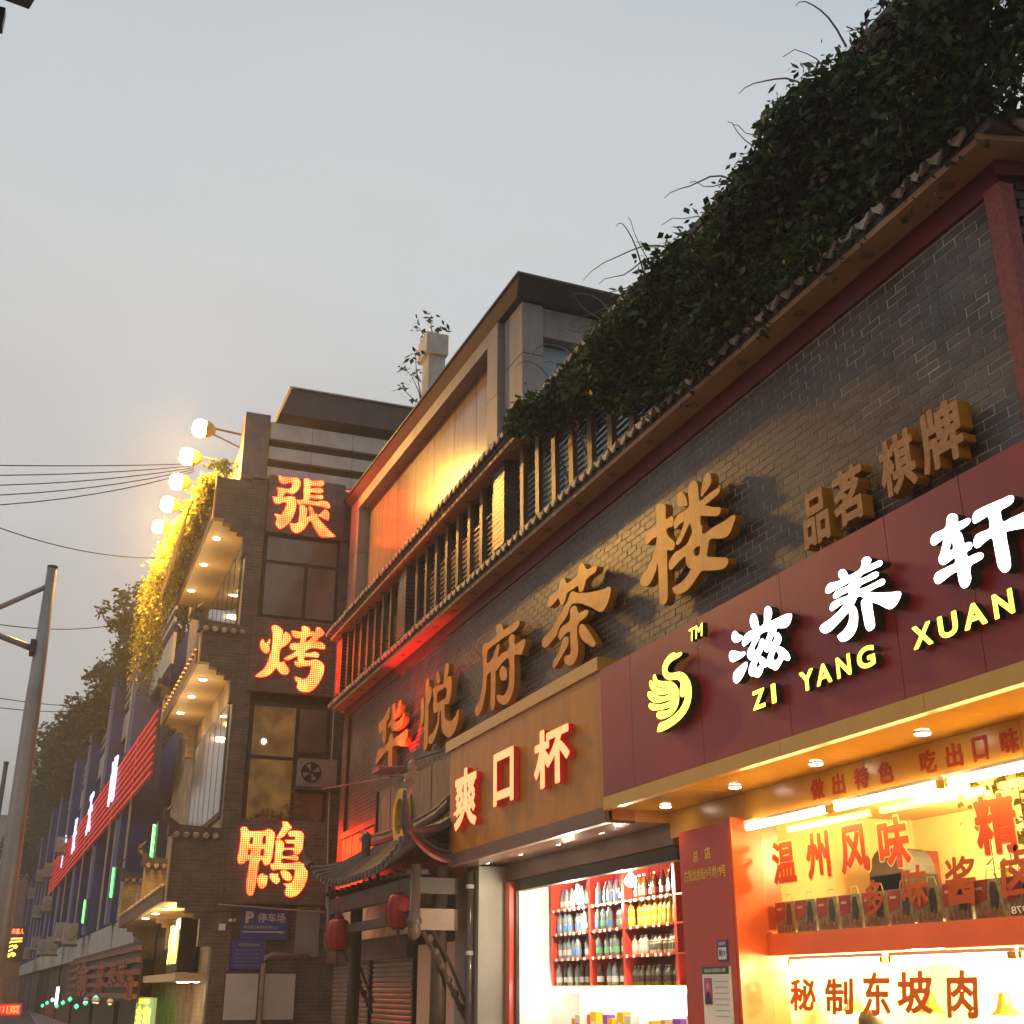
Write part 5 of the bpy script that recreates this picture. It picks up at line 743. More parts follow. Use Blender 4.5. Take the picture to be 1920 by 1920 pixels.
m = MB(); m.box(7.5, 7.59, 7.35, 7.95, .9, 1.62); m.build('doorway', mat('dark_doorway2', (.08, .05, .02), .6), dc)
for i, (px, py) in enumerate(((6.5, 9.0), (6.5, 8.05), (6.4, 7.15))):
    t = thing('pendant_lamp', '%s wire framed pendant lamp over the deli counter' % ('left', 'middle', 'right')[i], 'pendant lamp', (px, py, 1.52))
    m = MB(); m.tube([(px, py, 1.60), (px, py, 1.92)], .006, 6); m.build('cord', M['white'], t)
    m = MB(); m.lathe([(.03, .08), (.035, .06), (.06, -.02), (.11, -.06), (.115, -.065)], (px, py, 1.50), 14); m.build('lamp_shade', M['yellowpaint'], t, smooth=True)
    m = MB()
    for k in range(6):
        a = k * math.pi / 3; m.tube([(px + .03 * math.cos(a), py + .03 * math.sin(a), 1.585), (px + .085 * math.cos(a), py + .085 * math.sin(a), 1.50)], .004, 5)
    m.build('wire_guard', M['white'], t)
# shop assistant: only the crown of the head shows above the frame edge
pe = thing('person', 'dark haired person standing behind the deli counter', 'person', (6.3, 8.55, 0))
m = MB(); m.lathe([(.13, .0), (.15, .5), (.14, .8), (.17, .95), (.19, 1.2), (.17, 1.34), (.06, 1.38), (.055, 1.43), (.075, 1.46), (.088, 1.52), (.086, 1.58), (.06, 1.64), (.01, 1.66)], (6.3, 8.55, -.22), 16); m.build('body', M['skin'], pe, smooth=True)
m = MB(); m.lathe([(.09, 1.49), (.1, 1.54), (.096, 1.60), (.07, 1.655), (.01, 1.675)], (6.31, 8.55, -.22), 16); m.build('hair', M['hair'], pe, smooth=True)
m = MB(); m.lathe([(.18, .3), (.17, .6), (.18, .95), (.205, 1.2), (.19, 1.34), (.08, 1.385)], (6.3, 8.55, -.22), 16); m.build('white_coat', M['white'], pe, smooth=True)
m = MB(); m.box(5.8, 6.15, 3.0, 9.2, 0, .9); m.build('counter_front', M['orangepanel'], dc)
# ================================================================= entrance gate with upturned roof
gt = thing('gate_canopy', 'dark tiled entrance canopy with sharply upturned corners and carved posts', 'canopy', (4.9, 17.5, 0))
GX0, GX1, GY0, GY1 = 4.42, 5.34, 15.2, 20.6
def groof(u, v):
    """u along y 0..1 (near to far), v 0 at the ridge .. 1 at the street eave"""
    lift = .42 * abs(2 * u - 1) ** 3.5 * v ** 1.5
    return (GX1 - .18 - v * (GX1 - .18 - GX0) - .06 * abs(2 * u - 1) ** 4 * v, GY0 + .1 + (GY1 - GY0 - .2) * u + (-.28 if u < .5 else .28) * v * abs(2 * u - 1) ** 2, 3.72 - .72 * v + .10 * v * v + lift)
def grid(fn, nu, nv, th_, name, mt, parent):
    m = MB()
    for s_ in (0, 1):
        for i in range(nu + 1):
            for j in range(nv + 1):
                p = fn(i / nu, j / nv); m.v.append((p[0], p[1], p[2] - s_ * th_))
    W_ = nv + 1; K = (nu + 1) * W_
    for i in range(nu):
        for j in range(nv):
            a = i * W_ + j; m.f.append((a, a + 1, a + W_ + 1, a + W_)); m.f.append((K + a, K + a + W_, K + a + W_ + 1, K + a + 1)); m.m += [0, 0]
    for i in range(nu):
        for j in (0, nv): a = i * W_ + j; m.f.append((a, a + W_, K + a + W_, K + a)); m.m.append(0)
    for j in range(nv):
        for i in (0, nu): a = i * W_ + j; m.f.append((a, a + 1, K + a + 1, K + a)); m.m.append(0)
    return m.build(name, mt, parent)
grid(groof, 24, 5, .05, 'roof_bed', M['tile'], gt)
def hip(u, v):   # near hip facing the camera; u 0 street corner .. 1 wall
    lift = .62 * (1 - u) ** 5 * v ** 1.5 + .25 * u ** 5 * v ** 1.5
    return (GX0 - .06 * v + (GX1 - GX0 + .1 * v) * u * 1.0 if v > 0 else GX0 + .72 + .15 * u, GY0 + .10 + .9 * (1 - v) - .38 * v * (1 - .3 * math.sin(math.pi * u)), 3.50 - .50 * v + .10 * v * v + lift) if v > 0 else (GX0 + .70 + .12 * u, GY0 + 1.0, 3.5)
def hip(u, v):
    a = Vector((5.14, GY0 + .9, 3.72)); e = Vector((GX0 - .06 + (GX1 - GX0 + .06) * u, GY0 - .18 + .10 * math.sin(math.pi * u), 3.10)) ; p = a.lerp(e, v)
    p.z = 3.72 - .72 * v + .1 * v * v + (.42 * (1 - u) ** 3 + .16 * u ** 4) * v ** 1.5; return p
grid(hip, 12, 5, .05, 'roof_bed', mat('neon_lit_red_tile', (.22, .07, .065), .5, .4, 6, .3, 30), gt)  # red neon light on the hip is put into the tile colour
for i in range(26):
    u = (i + .5) / 26; m = MB(); m.tube([Vector(groof(u, v)) + Vector((0, 0, .02)) for v in (.02, .35, .7, 1.02)], .042, 6); m.build('roof_tile', M['tile'], gt)
    m = MB(); q = Vector(groof(u, 1)); m.lathe([(.03, -.03), (.05, -.02), (.05, .02)], (q.x - .0, q.y, q.z + .015), 9, axis='x'); m.build('eave_tile', M['tile'], gt)
for i in range(5):
    v = (i + 1) / 6; m = MB(); m.tube([Vector(hip(u, v)) + Vector((0, -.02, .03)) for u in (0, .2, .4, .6, .8, 1)], .022, 6); m.build('tile_course', M['tile'], gt)
m = MB(); m.tube([(5.16, y, 3.80 + .22 * abs((y - 18) / 2.6) ** 4) for y in (15.7, 16.2, 17, 18, 19, 19.8, 20.4)], .075, 8); m.build('ridge', M['darkroof'], gt)
m = MB(); m.tube([(5.155, y, 3.90 + .22 * abs((y - 18) / 2.6) ** 4) for y in (15.6, 16.2, 17, 18, 19, 19.8, 20.5)], .035, 8); m.build('ridge_cap', M['tile'], gt)
m = MB(); m.lathe([(.075, 0), (.075, .28), (.06, .33), (.02, .36)], (4.75, 18.6, 3.5), 12); m.build('ridge_knob', M['tile'], gt)
def horn(base, d, name='corner_horn'):
    b0 = Vector(base); m = MB(); pts = [b0 + Vector((d[0] * t, d[1] * t, .36 * t * t + .06 * t)) for t in (0, .25, .5, .75, 1)]
    m.tube(pts, [.085, .075, .06, .045, .012], 8)
    for k in range(4):
        p = pts[k]; m.prism([(p.y, p.z + .05), (p.y + .10, p.z + .06), (p.y + .04, p.z + .18)], p.x - .02, p.x + .02, 'x')
    m.build(name, M['tile'], gt)
horn(hip(0, 1), (-.10, -.18)); horn(groof(1, 1), (-.10, .2)); horn(hip(1, .95), (.04, -.08))
m = MB()
for (a, b_) in (((0, 0, 0), (.05, -.06, .14)), ((.05, -.06, .14), (-.02, -.09, .25)), ((-.02, -.09, .25), (.05, -.12, .34)), ((.02, -.08, .22), (.10, -.12, .24))):
    o_ = Vector(hip(0, 1)) + Vector((-.08, -.12, .30)); m.tube([o_ + Vector(a), o_ + Vector(b_)], [.045, .035], 7)
m.lathe([(.02, -.07), (.07, -.02), (.06, .05), (.02, .09)], tuple(Vector(hip(0, 1)) + Vector((-.03, -.27, .70))), 10); m.build('dragon_finial', M['drip'], gt)
for (x, y) in ((4.62, 15.45), (4.62, 20.2)):
    m = MB(); m.lathe([(.02, 0), (.07, .04), (.09, .11), (.075, .17), (.095, .20), (.095, .25), (.068, .28), (.068, .92)], (x, y, 2.18), 14); m.build('hanging_post', mat('glossy_brown_post', (.10, .065, .05), .25, .2, 4), gt, smooth=True)
for y in (15.6, 20.0):
    m = MB(); m.lathe([(.11, 0), (.10, 3.1)], (5.0, y, 0), 14); m.build('post', M['darkwood'], gt, smooth=True)
for (y0, y1, z0, z1) in ((15.4, 20.3, 2.72, 2.95), (15.4, 20.3, 2.40, 2.52)):
    m = MB(); m.box(4.58, 4.68, y0, y1, z0, z1); m.build('beam', M['darkwood'], gt)
m = MB(); m.box(4.68, 5.3, 15.42, 15.50, 2.74, 2.94); m.build('beam', M['darkwood'], gt); m = MB(); m.box(4.68, 5.3, 15.42, 15.50, 2.30, 2.56); m.build('carved_board', mat('tan_carved_board', (.17, .09, .055), .4), gt)
def brace(x0, y, flip=1):
    m = MB(); m.tube([(x0, y, 2.30), (x0 + .28, y, 1.86), (x0 + .60, y, 1.25)], .03, 6); m.tube([(x0 + .13, y, 2.33), (x0 + .38, y, 1.92), (x0 + .62, y, 1.40)], .022, 6)
    for k in range(6):
        t = (k + .5) / 6; x = x0 + .06 + .53 * t; z = 2.28 - .98 * t
        m.lathe([(.02, -.03), (.052, -.02), (.052, .02), (.02, .03)], (x, y, z), 8, axis='y')
    m.build('carved_brace', M['darkwood'], gt)
brace(4.72, 15.46); brace(4.72, 20.0)
m = MB(); m.box(5.28, 5.34, 15.4, 20.8, 2.95, 3.45); m.build('back_board', M['darkwood'], gt)
for i in range(14):
    y = 15.7 + i * .34; m = MB(); m.box(4.5, 5.2, y - .03, y + .03, 3.0, 3.06); m.build('rafter', M['darkwood'], gt)
def lantern(x, y, z, label, s=1):
    t = thing('red_lantern', label, 'lantern', (x, y, z))
    m = MB(); m.lathe([(.07 * s, -.2 * s), (.13 * s, -.17 * s), (.16 * s, -.08 * s), (.165 * s, 0), (.16 * s, .08 * s), (.13 * s, .17 * s), (.07 * s, .2 * s)], (x, y, z), 20); m.build('cloth_body', M['lantern'], t, smooth=True)
    for k in range(10):
        a = k * math.pi / 5; m = MB(); m.tube([(x + r * s * math.cos(a), y + r * s * math.sin(a), z + h * s) for r, h in ((.072, -.2), (.132, -.17), (.163, -.08), (.168, 0), (.163, .08), (.132, .17), (.072, .2))], .004, 4); m.build('rib', M['redpaint'], t)
    for h in (-.22, .2): m = MB(); m.lathe([(.075 * s, 0), (.075 * s, .025)], (x, y, z + h * s), 14); m.build('rim', M['darkwood'], t)
    m = MB(); m.tube([(x, y, z + .22 * s), (x, y, z + .45)], .006, 5); m.build('cord', M['black'], t)
    m = MB(); m.lathe([(.012, -.42 * s), (.025, -.38 * s), (.018, -.22 * s)], (x, y, z), 8); m.build('tassel', M['redpaint'], t)
lantern(4.5, 19.1, 2.38, 'dusty red lantern hanging at the far end of the canopy', 1.12); lantern(4.55, 15.95, 2.55, 'dusty red lantern hanging beside the near carved post', 1.05)
# wooden name board with round emblem, glossy boards tinted by red sign light, rods
wb = thing('name_board', 'weathered vertical plank board with a yellow ring emblem above the canopy', 'sign', (5.2, 17, 3.4))
for i in range(11):
    y = 15.55 + i * .36; m = MB(); m.box(5.16 + .004 * (i % 3), 5.2, y, y + .352, 3.35, 4.60 - .006 * (i % 2)); m.build('plank', M['plank'], wb)
m = MB(); m.box(5.13, 5.2, 19.52, 19.60, 3.35, 4.62); m.build('edge_trim', M['darkwood'], wb)
m = MB()
for k in range(28):
    a0, a1 = 2 * math.pi * k / 28, 2 * math.pi * (k + 1) / 28; P = lambda r, a: (17.9 + r * .85 * math.cos(a), 4.02 + r * math.sin(a))
    m.prism([P(.27, a0), P(.42, a0), P(.42, a1), P(.27, a1)], 5.06, 5.15, 'x')
m.build('ring_emblem', M['yellowpaint'], wb)
rb = thing('redlit_boards', 'glossy red vertical boards glowing in the sign light under the brick wall', 'panel', (5.3, 20.8, 3.3))
for i in range(11):
    y = 19.7 + i * .25; m = MB(); m.box(5.28 + .004 * (i % 2), 5.33, y, y + .244, 3.2, 4.16); m.build('plank', M['plankredlit'], rb)
m = MB(); m.prism([(5.33, 4.17), (5.24, 4.17), (5.24, 4.27), (5.33, 4.33)], 19.65, 22.5, 'y'); m.build('top_rail', M['plankredlit'], rb)
rd = thing('stay_rods', 'two thin dark stay rods reaching from the brick wall', 'rod', (5.2, 18, 4.6))
m = MB(); m.tube([(5.33, 15.6, 4.75), (4.7, 16.3, 4.55)], .012, 6); m.build('rod', M['darksteel'], rd); m = MB(); m.tube([(5.33, 17.2, 4.62), (4.75, 22.0, 5.0)], .010, 6); m.build('rod', M['darksteel'], rd)
wl = thing('wall_spotlight', 'spotlight on an arm throwing red light up the brick wall', 'spotlight', (5.2, 18.6, 4.75))
m = MB(); m.tube([(5.33, 18.6, 4.9), (5.0, 18.6, 4.86)], .02, 6); m.build('arm', M['steel'], wl); m = MB(); m.box(4.85, 5.12, 18.4, 18.8, 4.78, 4.85); m.build('housing', mat('faded_red_metal', (.30, .12, .11), .5), wl); m = MB(); m.box(4.88, 5.09, 18.45, 18.75, 4.852, 4.86); m.build('lens', emit('red_lens', (1, .03, .03), 3), wl); lamp('SPOT', (4.95, 18.4, 4.9), 420, (1, .02, .02), wl, .05, rot=Vector((.30, -.25, 1)).to_track_quat('-Z', 'Y').to_euler(), angle=R(95), blend=.5)
# wall behind the canopy
bw = thing('ground_floor_wall', 'dark ground floor wall with roller shutters behind the canopy', 'wall', (5.6, 20, 0))
m = MB(); m.box(5.9, 6.0, 15.35, 25.0, 0, 3.2); m.build('wall', mat('very_dark_wall', (.035, .026, .022), .6), bw)
m = MB(); m.box(5.42, 5.5, 16.1, 17.9, 0, 2.2); m.build('lit_board', mat('peach_board', (.55, .33, .23), .5, .1, 1), bw)
for (ya, yb, x) in ((18.7, 21.0, 5.6), (21.3, 23.9, 5.6)):
    n = 0; z = .3
    while z < 2.02:
        m = MB(); m.prism([(x, z), (x - .025, z + .02), (x - .03, z + .05), (x, z + .075)], ya, yb, 'y'); m.build('shutter_slat', M['shutter'], bw); z += .078
m = MB(); m.box(5.45, 5.6, 18.6, 24.0, 2.05, 2.4); m.build('shutter_box', M['darksteel'], bw)
lamp('SPOT', (4.9, 17.4, 2.6), 6, (1, .75, .5), bw, .1, rot=(0, R(-35), 0), angle=R(100)) if 0 else None
dp = thing('drain_pipe', 'glossy black drain pipe next to the grey shop pillar', 'pipe', (5.3, 15.2, 0))
m = MB(); m.tube([(5.28, 15.22, 0), (5.28, 15.22, 3.0)], .05, 12); m.build('pipe', mat('gloss_black_pipe', (.04, .035, .03), .15), dp, smooth=True)
for z in (.9, 2.0, 2.8): m = MB(); m.lathe([(.06, 0), (.06, .05)], (5.28, 15.22, z), 12); m.build('clamp', M['steel'], dp)
# ================================================================= roast duck tower
TY = 25.0
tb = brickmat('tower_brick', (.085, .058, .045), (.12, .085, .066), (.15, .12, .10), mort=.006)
tbl = brickmat('lit_tower_brick', (.38, .26, .14), (.46, .32, .18), (.30, .24, .17), bw=.26, bh=.09)  # lit copy of the tower brick, warm light put into its colours
tw = thing('restaurant_building', 'tall brick restaurant with stepped tiled wing walls and lit eaves', 'building', (4.5, 28, 0))
m = MB(); m.box(3.75, 6.2, TY + .35, 36.5, 0, 13.6); m.build('body', M['darkwood'], tw)
m = MB(); m.box(3.70, 6.2, TY, TY + .12, 10.95, 12.25); m.build('wall', tb, tw)
m = MB(); m.box(3.42, 3.78, TY - .02, TY + .3, 0, 12.2); m.build('corner_pier', tb, tw)
m = MB(); m.box(3.78, 6.2, TY + .05, TY + .2, 0, 4.5); m.build('wall', tb, tw)
m = MB(); m.box(5.5, 6.2, TY, TY + .12, 4.5, 11.0); m.build('wall', tb, tw)
# wing walls with stepped undersides
def wing(y, zt, z1, steps, name='wing_wall', tile=True, mt=None, xo=2.68, depth=.24, xin=3.45):
    pts = [(xin, zt), (xo, zt), (xo, z1)]; x = xo; z = z1
    for (dx, dz) in steps:
        x += dx; pts.append((x, z)); z -= dz; pts.append((x, z))
    pts.append((xin, z)); m = MB(); m.prism(pts, y, y + depth, 'y'); wo = m.build(name, mt or tb, tw)
    m = MB(); m.box(xo - .03, xo - .002, y - .02, y + depth + .02, z1, zt); m.build('end_board', mat('lit_end_board', (.42, .30, .15), .6, .2, 4), tw)  # yellow light on the wing end is put into the board colour
    if tile:
        m = MB(); m.prism([(xo - .1, zt + .0), (xin, zt), (xin, zt + .16), (xo + .1, zt + .20), (xo - .1, zt + .34)], y - .05, y + depth + .05, 'y'); m.build('cap_ridge', M['tile'], tw)
        for k in range(5):
            x = xo + .05 + k * .19; m = MB(); m.lathe([(.05, -.05), (.06, -.03), (.06, .2)], (x, y - .06, zt + .0), 10, axis='y'); m.build('roof_tile', M['drip'], tw)
        m = MB(); m.tube([(xo - .02, y + .1, zt + .2), (xo - .14, y + .1, zt + .32), (xo - .16, y + .1, zt + .46), (xo - .04, y + .1, zt + .60)], [.07, .065, .045, .012], 7)
        m.prism([(xo - .2, zt + .3), (xo - .1, zt + .32), (xo - .22, zt + .42)], y + .06, y + .14, 'y'); m.prism([(xo - .22, zt + .42), (xo - .1, zt + .44), (xo - .2, zt + .54)], y + .06, y + .14, 'y'); m.build('curled_horn', M['tile'], tw)
S3 = [(.22, .10), (.16, .10), (.16, .10), (.12, .5)]
wing(TY, 12.1, 11.15, S3, tile=False); wing(TY, 8.62, 7.93, S3); wing(TY, 4.42, 3.17, S3, xo=2.5)
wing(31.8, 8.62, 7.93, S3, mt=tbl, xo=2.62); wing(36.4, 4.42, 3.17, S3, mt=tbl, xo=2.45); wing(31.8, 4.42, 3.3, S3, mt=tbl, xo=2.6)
for (z, y1, xo) in ((11.17, 31.9, 2.70), (7.95, 31.9, 2.68), (3.2, 36.5, 2.5)):
    m = MB(); m.box(xo, 3.55, TY + .24, y1, z, z + .05); m.build('soffit', mat('pale_yellow_soffit', (.62, .47, .27), .5, .06, 1), tw)
    m = MB(); m.box(xo - .06, xo, TY + .24, y1, z - .02, z + .28); m.build('fascia_board', M['wood'], tw)
    k = 0; y = TY + .3
    while y < y1:
        m = MB(); m.lathe([(.035, -.03), (.05, -.02), (.05, .03)], (xo - .09, y, z + .26), 8, axis='x'); m.build('eave_tile', M['drip'], tw); y += .42
    m = MB(); m.box(xo, 3.6, TY + .24, y1, z + .05, z + .30); m.build('eave_body', M['darkwood'], tw)
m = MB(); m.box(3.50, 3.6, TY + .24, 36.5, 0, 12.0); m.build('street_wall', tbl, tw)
for (za, zb, y1) in ((4.9, 7.3, 31.3), (8.9, 10.9, 31.3)):
    m = MB(); m.box(3.44, 3.495, TY + .6, y1, za, zb); fo = m.build('window_frame', M['darkwood'], tw)
    n = 6
    for k in range(n):
        a = TY + .7 + (y1 - TY - .9) * k / n; m = MB(); m.box(3.425, 3.438, a, a + (y1 - TY - .9) / n - .12, za + .1, zb - .1); m.build('pane', M['darkglass'] if za > 8 else mat('sky_toned_glass', (.40, .40, .38), .1, .2, .8, 0), fo)  # lower panes carry a sky reflection in their pale base colour
tl_spots = [(2.92, 26.35, 11.165), (2.90, 28.3, 11.165), (2.88, 30.5, 11.165), (2.95, 26.6, 7.945), (2.93, 28.4, 7.945), (2.90, 30.3, 7.945), (2.75, 27.5, 3.195), (2.72, 29.4, 3.195), (2.70, 31.5, 3.195), (3.3, 31.0, 2.2)]
lbl = ['near', 'middle', 'far']; fl = ['top', 'middle', 'lowest']
for i, (x, y, z) in enumerate(tl_spots[:9]):
    downlight(x, y, z, '%s of three lit downlights in the %s eave of the restaurant' % (lbl[i % 3], fl[i // 3]), 0, (1, .68, .30), 1.7); lamp('POINT', (x, y, z - .6), 16 if i < 6 else 10, (1, .62, .24), tw, .06)
# bright roof zone: striped white panels, dark roof
rf = MB(); rf.box(3.16, 3.72, TY - .02, TY + .5, 12.15, 13.78); rf.build('parapet_pier', mat('purplish_grey_render', (.16, .13, .13), .6), tw)
for i, (za, zb) in enumerate(((12.22, 12.52), (12.72, 13.02), (13.22, 13.62))):
    for k in range(3):
        m = MB(); m.box(3.76 + k * .95, 3.76 + k * .95 + .94, TY + .0, TY + .12, za, zb); m.build('white_panel', M['greyrail'], tw)
    m = MB(); m.box(3.73, 3.759, TY - .01, TY + .13, za, zb); m.build('panel_end', M['yellowpaint'], tw)
m = MB(); m.box(3.76, 6.6, TY + .15, TY + .3, 12.15, 13.7); m.build('dark_backing', M['darkwood'], tw)
m = MB(); m.hexa([(3.9, TY - .2, 13.80), (7.6, TY - .2, 13.80), (7.6, TY + 4, 13.80), (3.9, TY + 4, 13.80), (4.1, TY - .25, 14.42), (7.8, TY - .25, 14.42), (7.8, TY + 4, 14.42), (4.1, TY + 4, 14.42)]); m.build('roof_slab', M['darkroof'], tw)
m = MB(); m.box(4.05, 7.8, TY - .3, TY + 4, 14.425, 14.46); m.build('roof_edge', M['steel'], tw)
# front windows between the sign boards
wf = MB(); wf.box(3.80, 5.5, TY + .02, TY + .08, 9.0, 10.93); wfo = wf.build('window_frame', M['darkwood'], tw)
for (xa, xb, za, zb) in ((3.88, 5.42, 10.32, 10.86), (3.88, 4.72, 9.08, 10.24), (4.80, 5.42, 9.08, 10.24)):
    m = MB(); m.box(xa, xb, TY - .005, TY + .015, za, zb); m.build('pane', mat('brown_tinted_glass', (.13, .095, .075), .12, .3, .9, .02, 2, spec=.8), wfo)
wf = MB(); wf.box(3.80, 5.5, TY + .02, TY + .08, 4.6, 7.2); wfo = wf.build('window_frame', M['darkwood'], tw)
for i, (xa, xb, za, zb) in enumerate(((3.88, 4.75, 6.08, 7.1), (3.88, 4.75, 4.7, 6.0), (4.83, 5.42, 4.7, 5.35), (4.83, 5.42, 6.2, 7.1))):
    m = MB(); m.box(xa, xb, TY - .005, TY + .015, za, zb); m.build('pane', E_['amber'] if i < 2 else mat('brown_tinted_glass2', (.14, .10, .08), .12, .3, .9, .02, 2, spec=.8), wfo)
m = MB(); m.lathe([(.05, -.01), (.045, .0)], (4.12, TY - .02, 6.36), 12, axis='y'); m.build('room_light', E_['down'], tw)
m = MB(); m.box(3.52, 3.56, TY - .05, TY - .03, 0, 0.01) if 0 else None
ac = thing('air_conditioner', 'outdoor air conditioner unit on the restaurant front between the signs', 'air conditioner', (5.1, TY - .2, 5.5))
m = MB(); m.box(4.84, 5.62, TY - .30, TY - .012, 5.46, 6.02); m.build('casing', mat('dusty_ac_metal', (.24, .20, .17), .6, .15, 3), ac)
m = MB(); m.lathe([(.23, -.01), (.24, .02), (.21, .02), (.21, -.005)], (5.08, TY - .31, 5.74), 20, axis='y'); m.build('fan_ring', M['steel'], ac)
m = MB(); m.lathe([(.21, 0), (.21, .008)], (5.08, TY - .328, 5.74), 20, axis='y'); m.build('fan_recess', M['black'], ac)
for k in range(4):
    a = k * math.pi / 2 + .4; m = MB(); m.prism([(5.08 + .03 * math.cos(a), 5.74 + .03 * math.sin(a)), (5.08 + .18 * math.cos(a - .3), 5.74 + .18 * math.sin(a - .3)), (5.08 + .18 * math.cos(a + .3), 5.74 + .18 * math.sin(a + .3))], TY - .338, TY - .330, 'y'); m.build('fan_blade', M['steel'], ac)
m = MB(); m.box(4.8, 5.66, TY - .32, TY - .012, 5.40, 5.45); m.build('bracket', M['darksteel'], ac)
# three LED signs
def led(key, box, label, z):
    t = thing('led_sign', label, 'sign', ((box[0] + box[1]) / 2, TY - .1, z))
    m = MB(); m.box(box[0], box[1], TY - .12, TY - .03, box[2], box[3]); m.build('board', tb, t)
    glyph([key], 'character', [E_['led'], E_['ledside']], t, 'y', TY - .17, .05)
    return t
t = led('zhang', (3.80, 5.52, 10.93, 12.28), 'topmost glowing red LED character on the restaurant tower', 11.6)
t = led('kao', (3.68, 5.52, 7.38, 8.98), 'middle glowing LED character on its square brown board', 8.2)
t = led('ya', (3.56, 5.58, 3.16, 4.78), 'lowest glowing LED character, above the blue parking sign', 4)
m = MB(); m.box(3.8, 5.9, TY - .03, TY + .0, 12.16, 12.21); m.build('red_led_strip', emit('red_strip', (1, .05, .02), .7), tw)
# small things under the lowest sign
pk = thing('parking_sign', 'blue parking sign with white P and a right arrow', 'sign', (4.4, TY - .05, 2.8))
m = MB(); m.box(3.94, 4.86, TY - .06, TY - .0, 2.50, 3.08); m.build('sign_face', M['tvblue'], pk)
text('P', 'writing', M['boardwhite'], pk, 'y', TY - .066, .004, (4.02, 4.18, 2.80, 3.02), .05); text('停车场', 'writing', M['boardwhite'], pk, 'y', TY - .066, .004, (4.26, 4.80, 2.82, 3.0), .015)
text('前方路口右转向行驶入口', 'writing', M['boardwhite'], pk, 'y', TY - .066, .004, (4.0, 4.66, 2.70, 2.76), .01)
m = MB(); m.box(3.98, 4.70, TY - .067, TY - .062, 2.63, 2.655); m.prism([(4.70, 2.615), (4.82, 2.642), (4.70, 2.67)], TY - .067, TY - .062, 'y'); m.build('arrow', M['boardwhite'], pk)
p2 = thing('rules_sign', 'smaller blue sign with rows of tiny white writing under the parking sign', 'sign', (4.15, TY - .05, 2.2))
m = MB(); m.box(3.80, 4.46, TY - .05, TY - .0, 1.96, 2.49); m.build('sign_face', M['tvblue'], p2)
text('停车场收费标准', 'writing', M['boardwhite'], p2, 'y', TY - .056, .004, (3.93, 4.33, 2.38, 2.43), .01)
m = MB()
for r in range(5): m.box(3.88, 4.38 - .05 * (r % 2), TY - .055, TY - .051, 2.30 - r * .07, 2.312 - r * .07)
m.build('small_writing', mat('dim_blue_writing', (.18, .19, .38), .5), p2)
for (xa, xb, nm) in ((3.74, 4.36, 'left of the two pale poster boards beside the bent pipe'), (4.46, 5.08, 'right of the two pale poster boards beside the bent pipe')):
    t = thing('poster_board', nm, 'poster board', ((xa + xb) / 2, TY - .03, 1.5))
    m = MB(); m.box(xa - .03, xb + .03, TY - .03, TY + .0, 1.0, 1.93); m.build('frame', M['darksteel'], t); m = MB(); m.box(xa, xb, TY - .04, TY - .031, 1.06, 1.88); m.build('sheet', M['boardwhite'], t)
bp = thing('bent_pipe', 'rusty grey vent pipe bending right below the blue signs', 'pipe', (4.4, TY - .2, 0))
m = MB(); m.tube([(4.41, TY - .2, 0), (4.41, TY - .2, 2.05), (4.43, TY - .2, 2.17), (4.55, TY - .2, 2.22), (5.3, TY - .2, 2.20)], .05, 10); m.build('pipe', mat('rusty_grey_pipe', (.22, .15, .12), .6, .3, 6), bp, smooth=True)
cc = thing('security_camera', 'small white security camera beside the lowest LED sign', 'camera', (3.75, TY - .1, 2.8))
m = MB(); m.box(3.52, 3.64, TY - .1, TY - .03, 2.66, 2.78); m.build('junction_box', M['white'], cc); m = MB(); m.box(3.70, 3.80, TY - .25, TY - .05, 2.82, 2.87); m.build('camera_body', M['white'], cc); m = MB(); m.lathe([(.02, -.02), (.02, .0)], (3.75, TY - .26, 2.845), 10, axis='y'); m.build('camera_lens', M['black'], cc)
m = MB(); m.box(5.03, 5.5, TY - .03, TY - .0, 2.2, 3.12); m.build('grey_patch', M['greycol'], tw)
cb = thing('conduit', 'thin pale conduit with sagging cables under the lowest LED sign', 'conduit', (4.4, TY - .2, 3.1))
m = MB(); m.tube([(3.45, TY - .18, 3.13), (5.6, TY - .18, 3.02)], .018, 6); m.build('pipe', M['steel'], cb); m = MB(); m.tube([(2.9, TY - .15, 2.98), (3.6, TY - .18, 3.0), (4.4, TY - .18, 3.04), (5.4, TY - .18, 3.08)], .01, 5); m.build('cable', M['black'], cb)
vp = thing('vertical_conduit', 'thin pale vertical conduit between the signs and the red boards', 'conduit', (5.55, TY - .2, 4))
m = MB(); m.tube([(5.58, TY - .2, 3.1), (5.52, TY - .2, 4.9), (5.50, TY - .2, 8.9)], .015, 6); m.build('pipe', M['steel'], vp)
# doorway canopy and lit entrance of the restaurant
lamp('POINT', (2.95, 28.0, 2.9), 40, (1, .66, .25), tw, .1)
es = thing('entrance_sign', 'black lightbox with golden brush writing over the restaurant entrance', 'sign', (3.1, 28.0, 2.5))
m = MB(); m.hexa([(3.05, 27.2, 1.95), (3.4, 27.2, 1.95), (3.4, 29.2, 1.95), (3.05, 29.2, 1.95), (3.05, 27.2, 3.0), (3.4, 27.2, 3.0), (3.4, 29.2, 3.0), (3.05, 29.2, 3.0)]); m.build('box', M['black'], es)
text('烤鸭', 'writing', E_['neonyel'], es, 'x', 3.03, .02, (29.0, 27.4, 2.1, 2.9), .03)
m = MB(); m.box(2.9, 3.5, TY + 1.0, 33, 1.75, 1.9); m.build('entrance_canopy', mat('pale_yellow_soffit2', (.62, .47, .27), .5, .06, 1), tw)
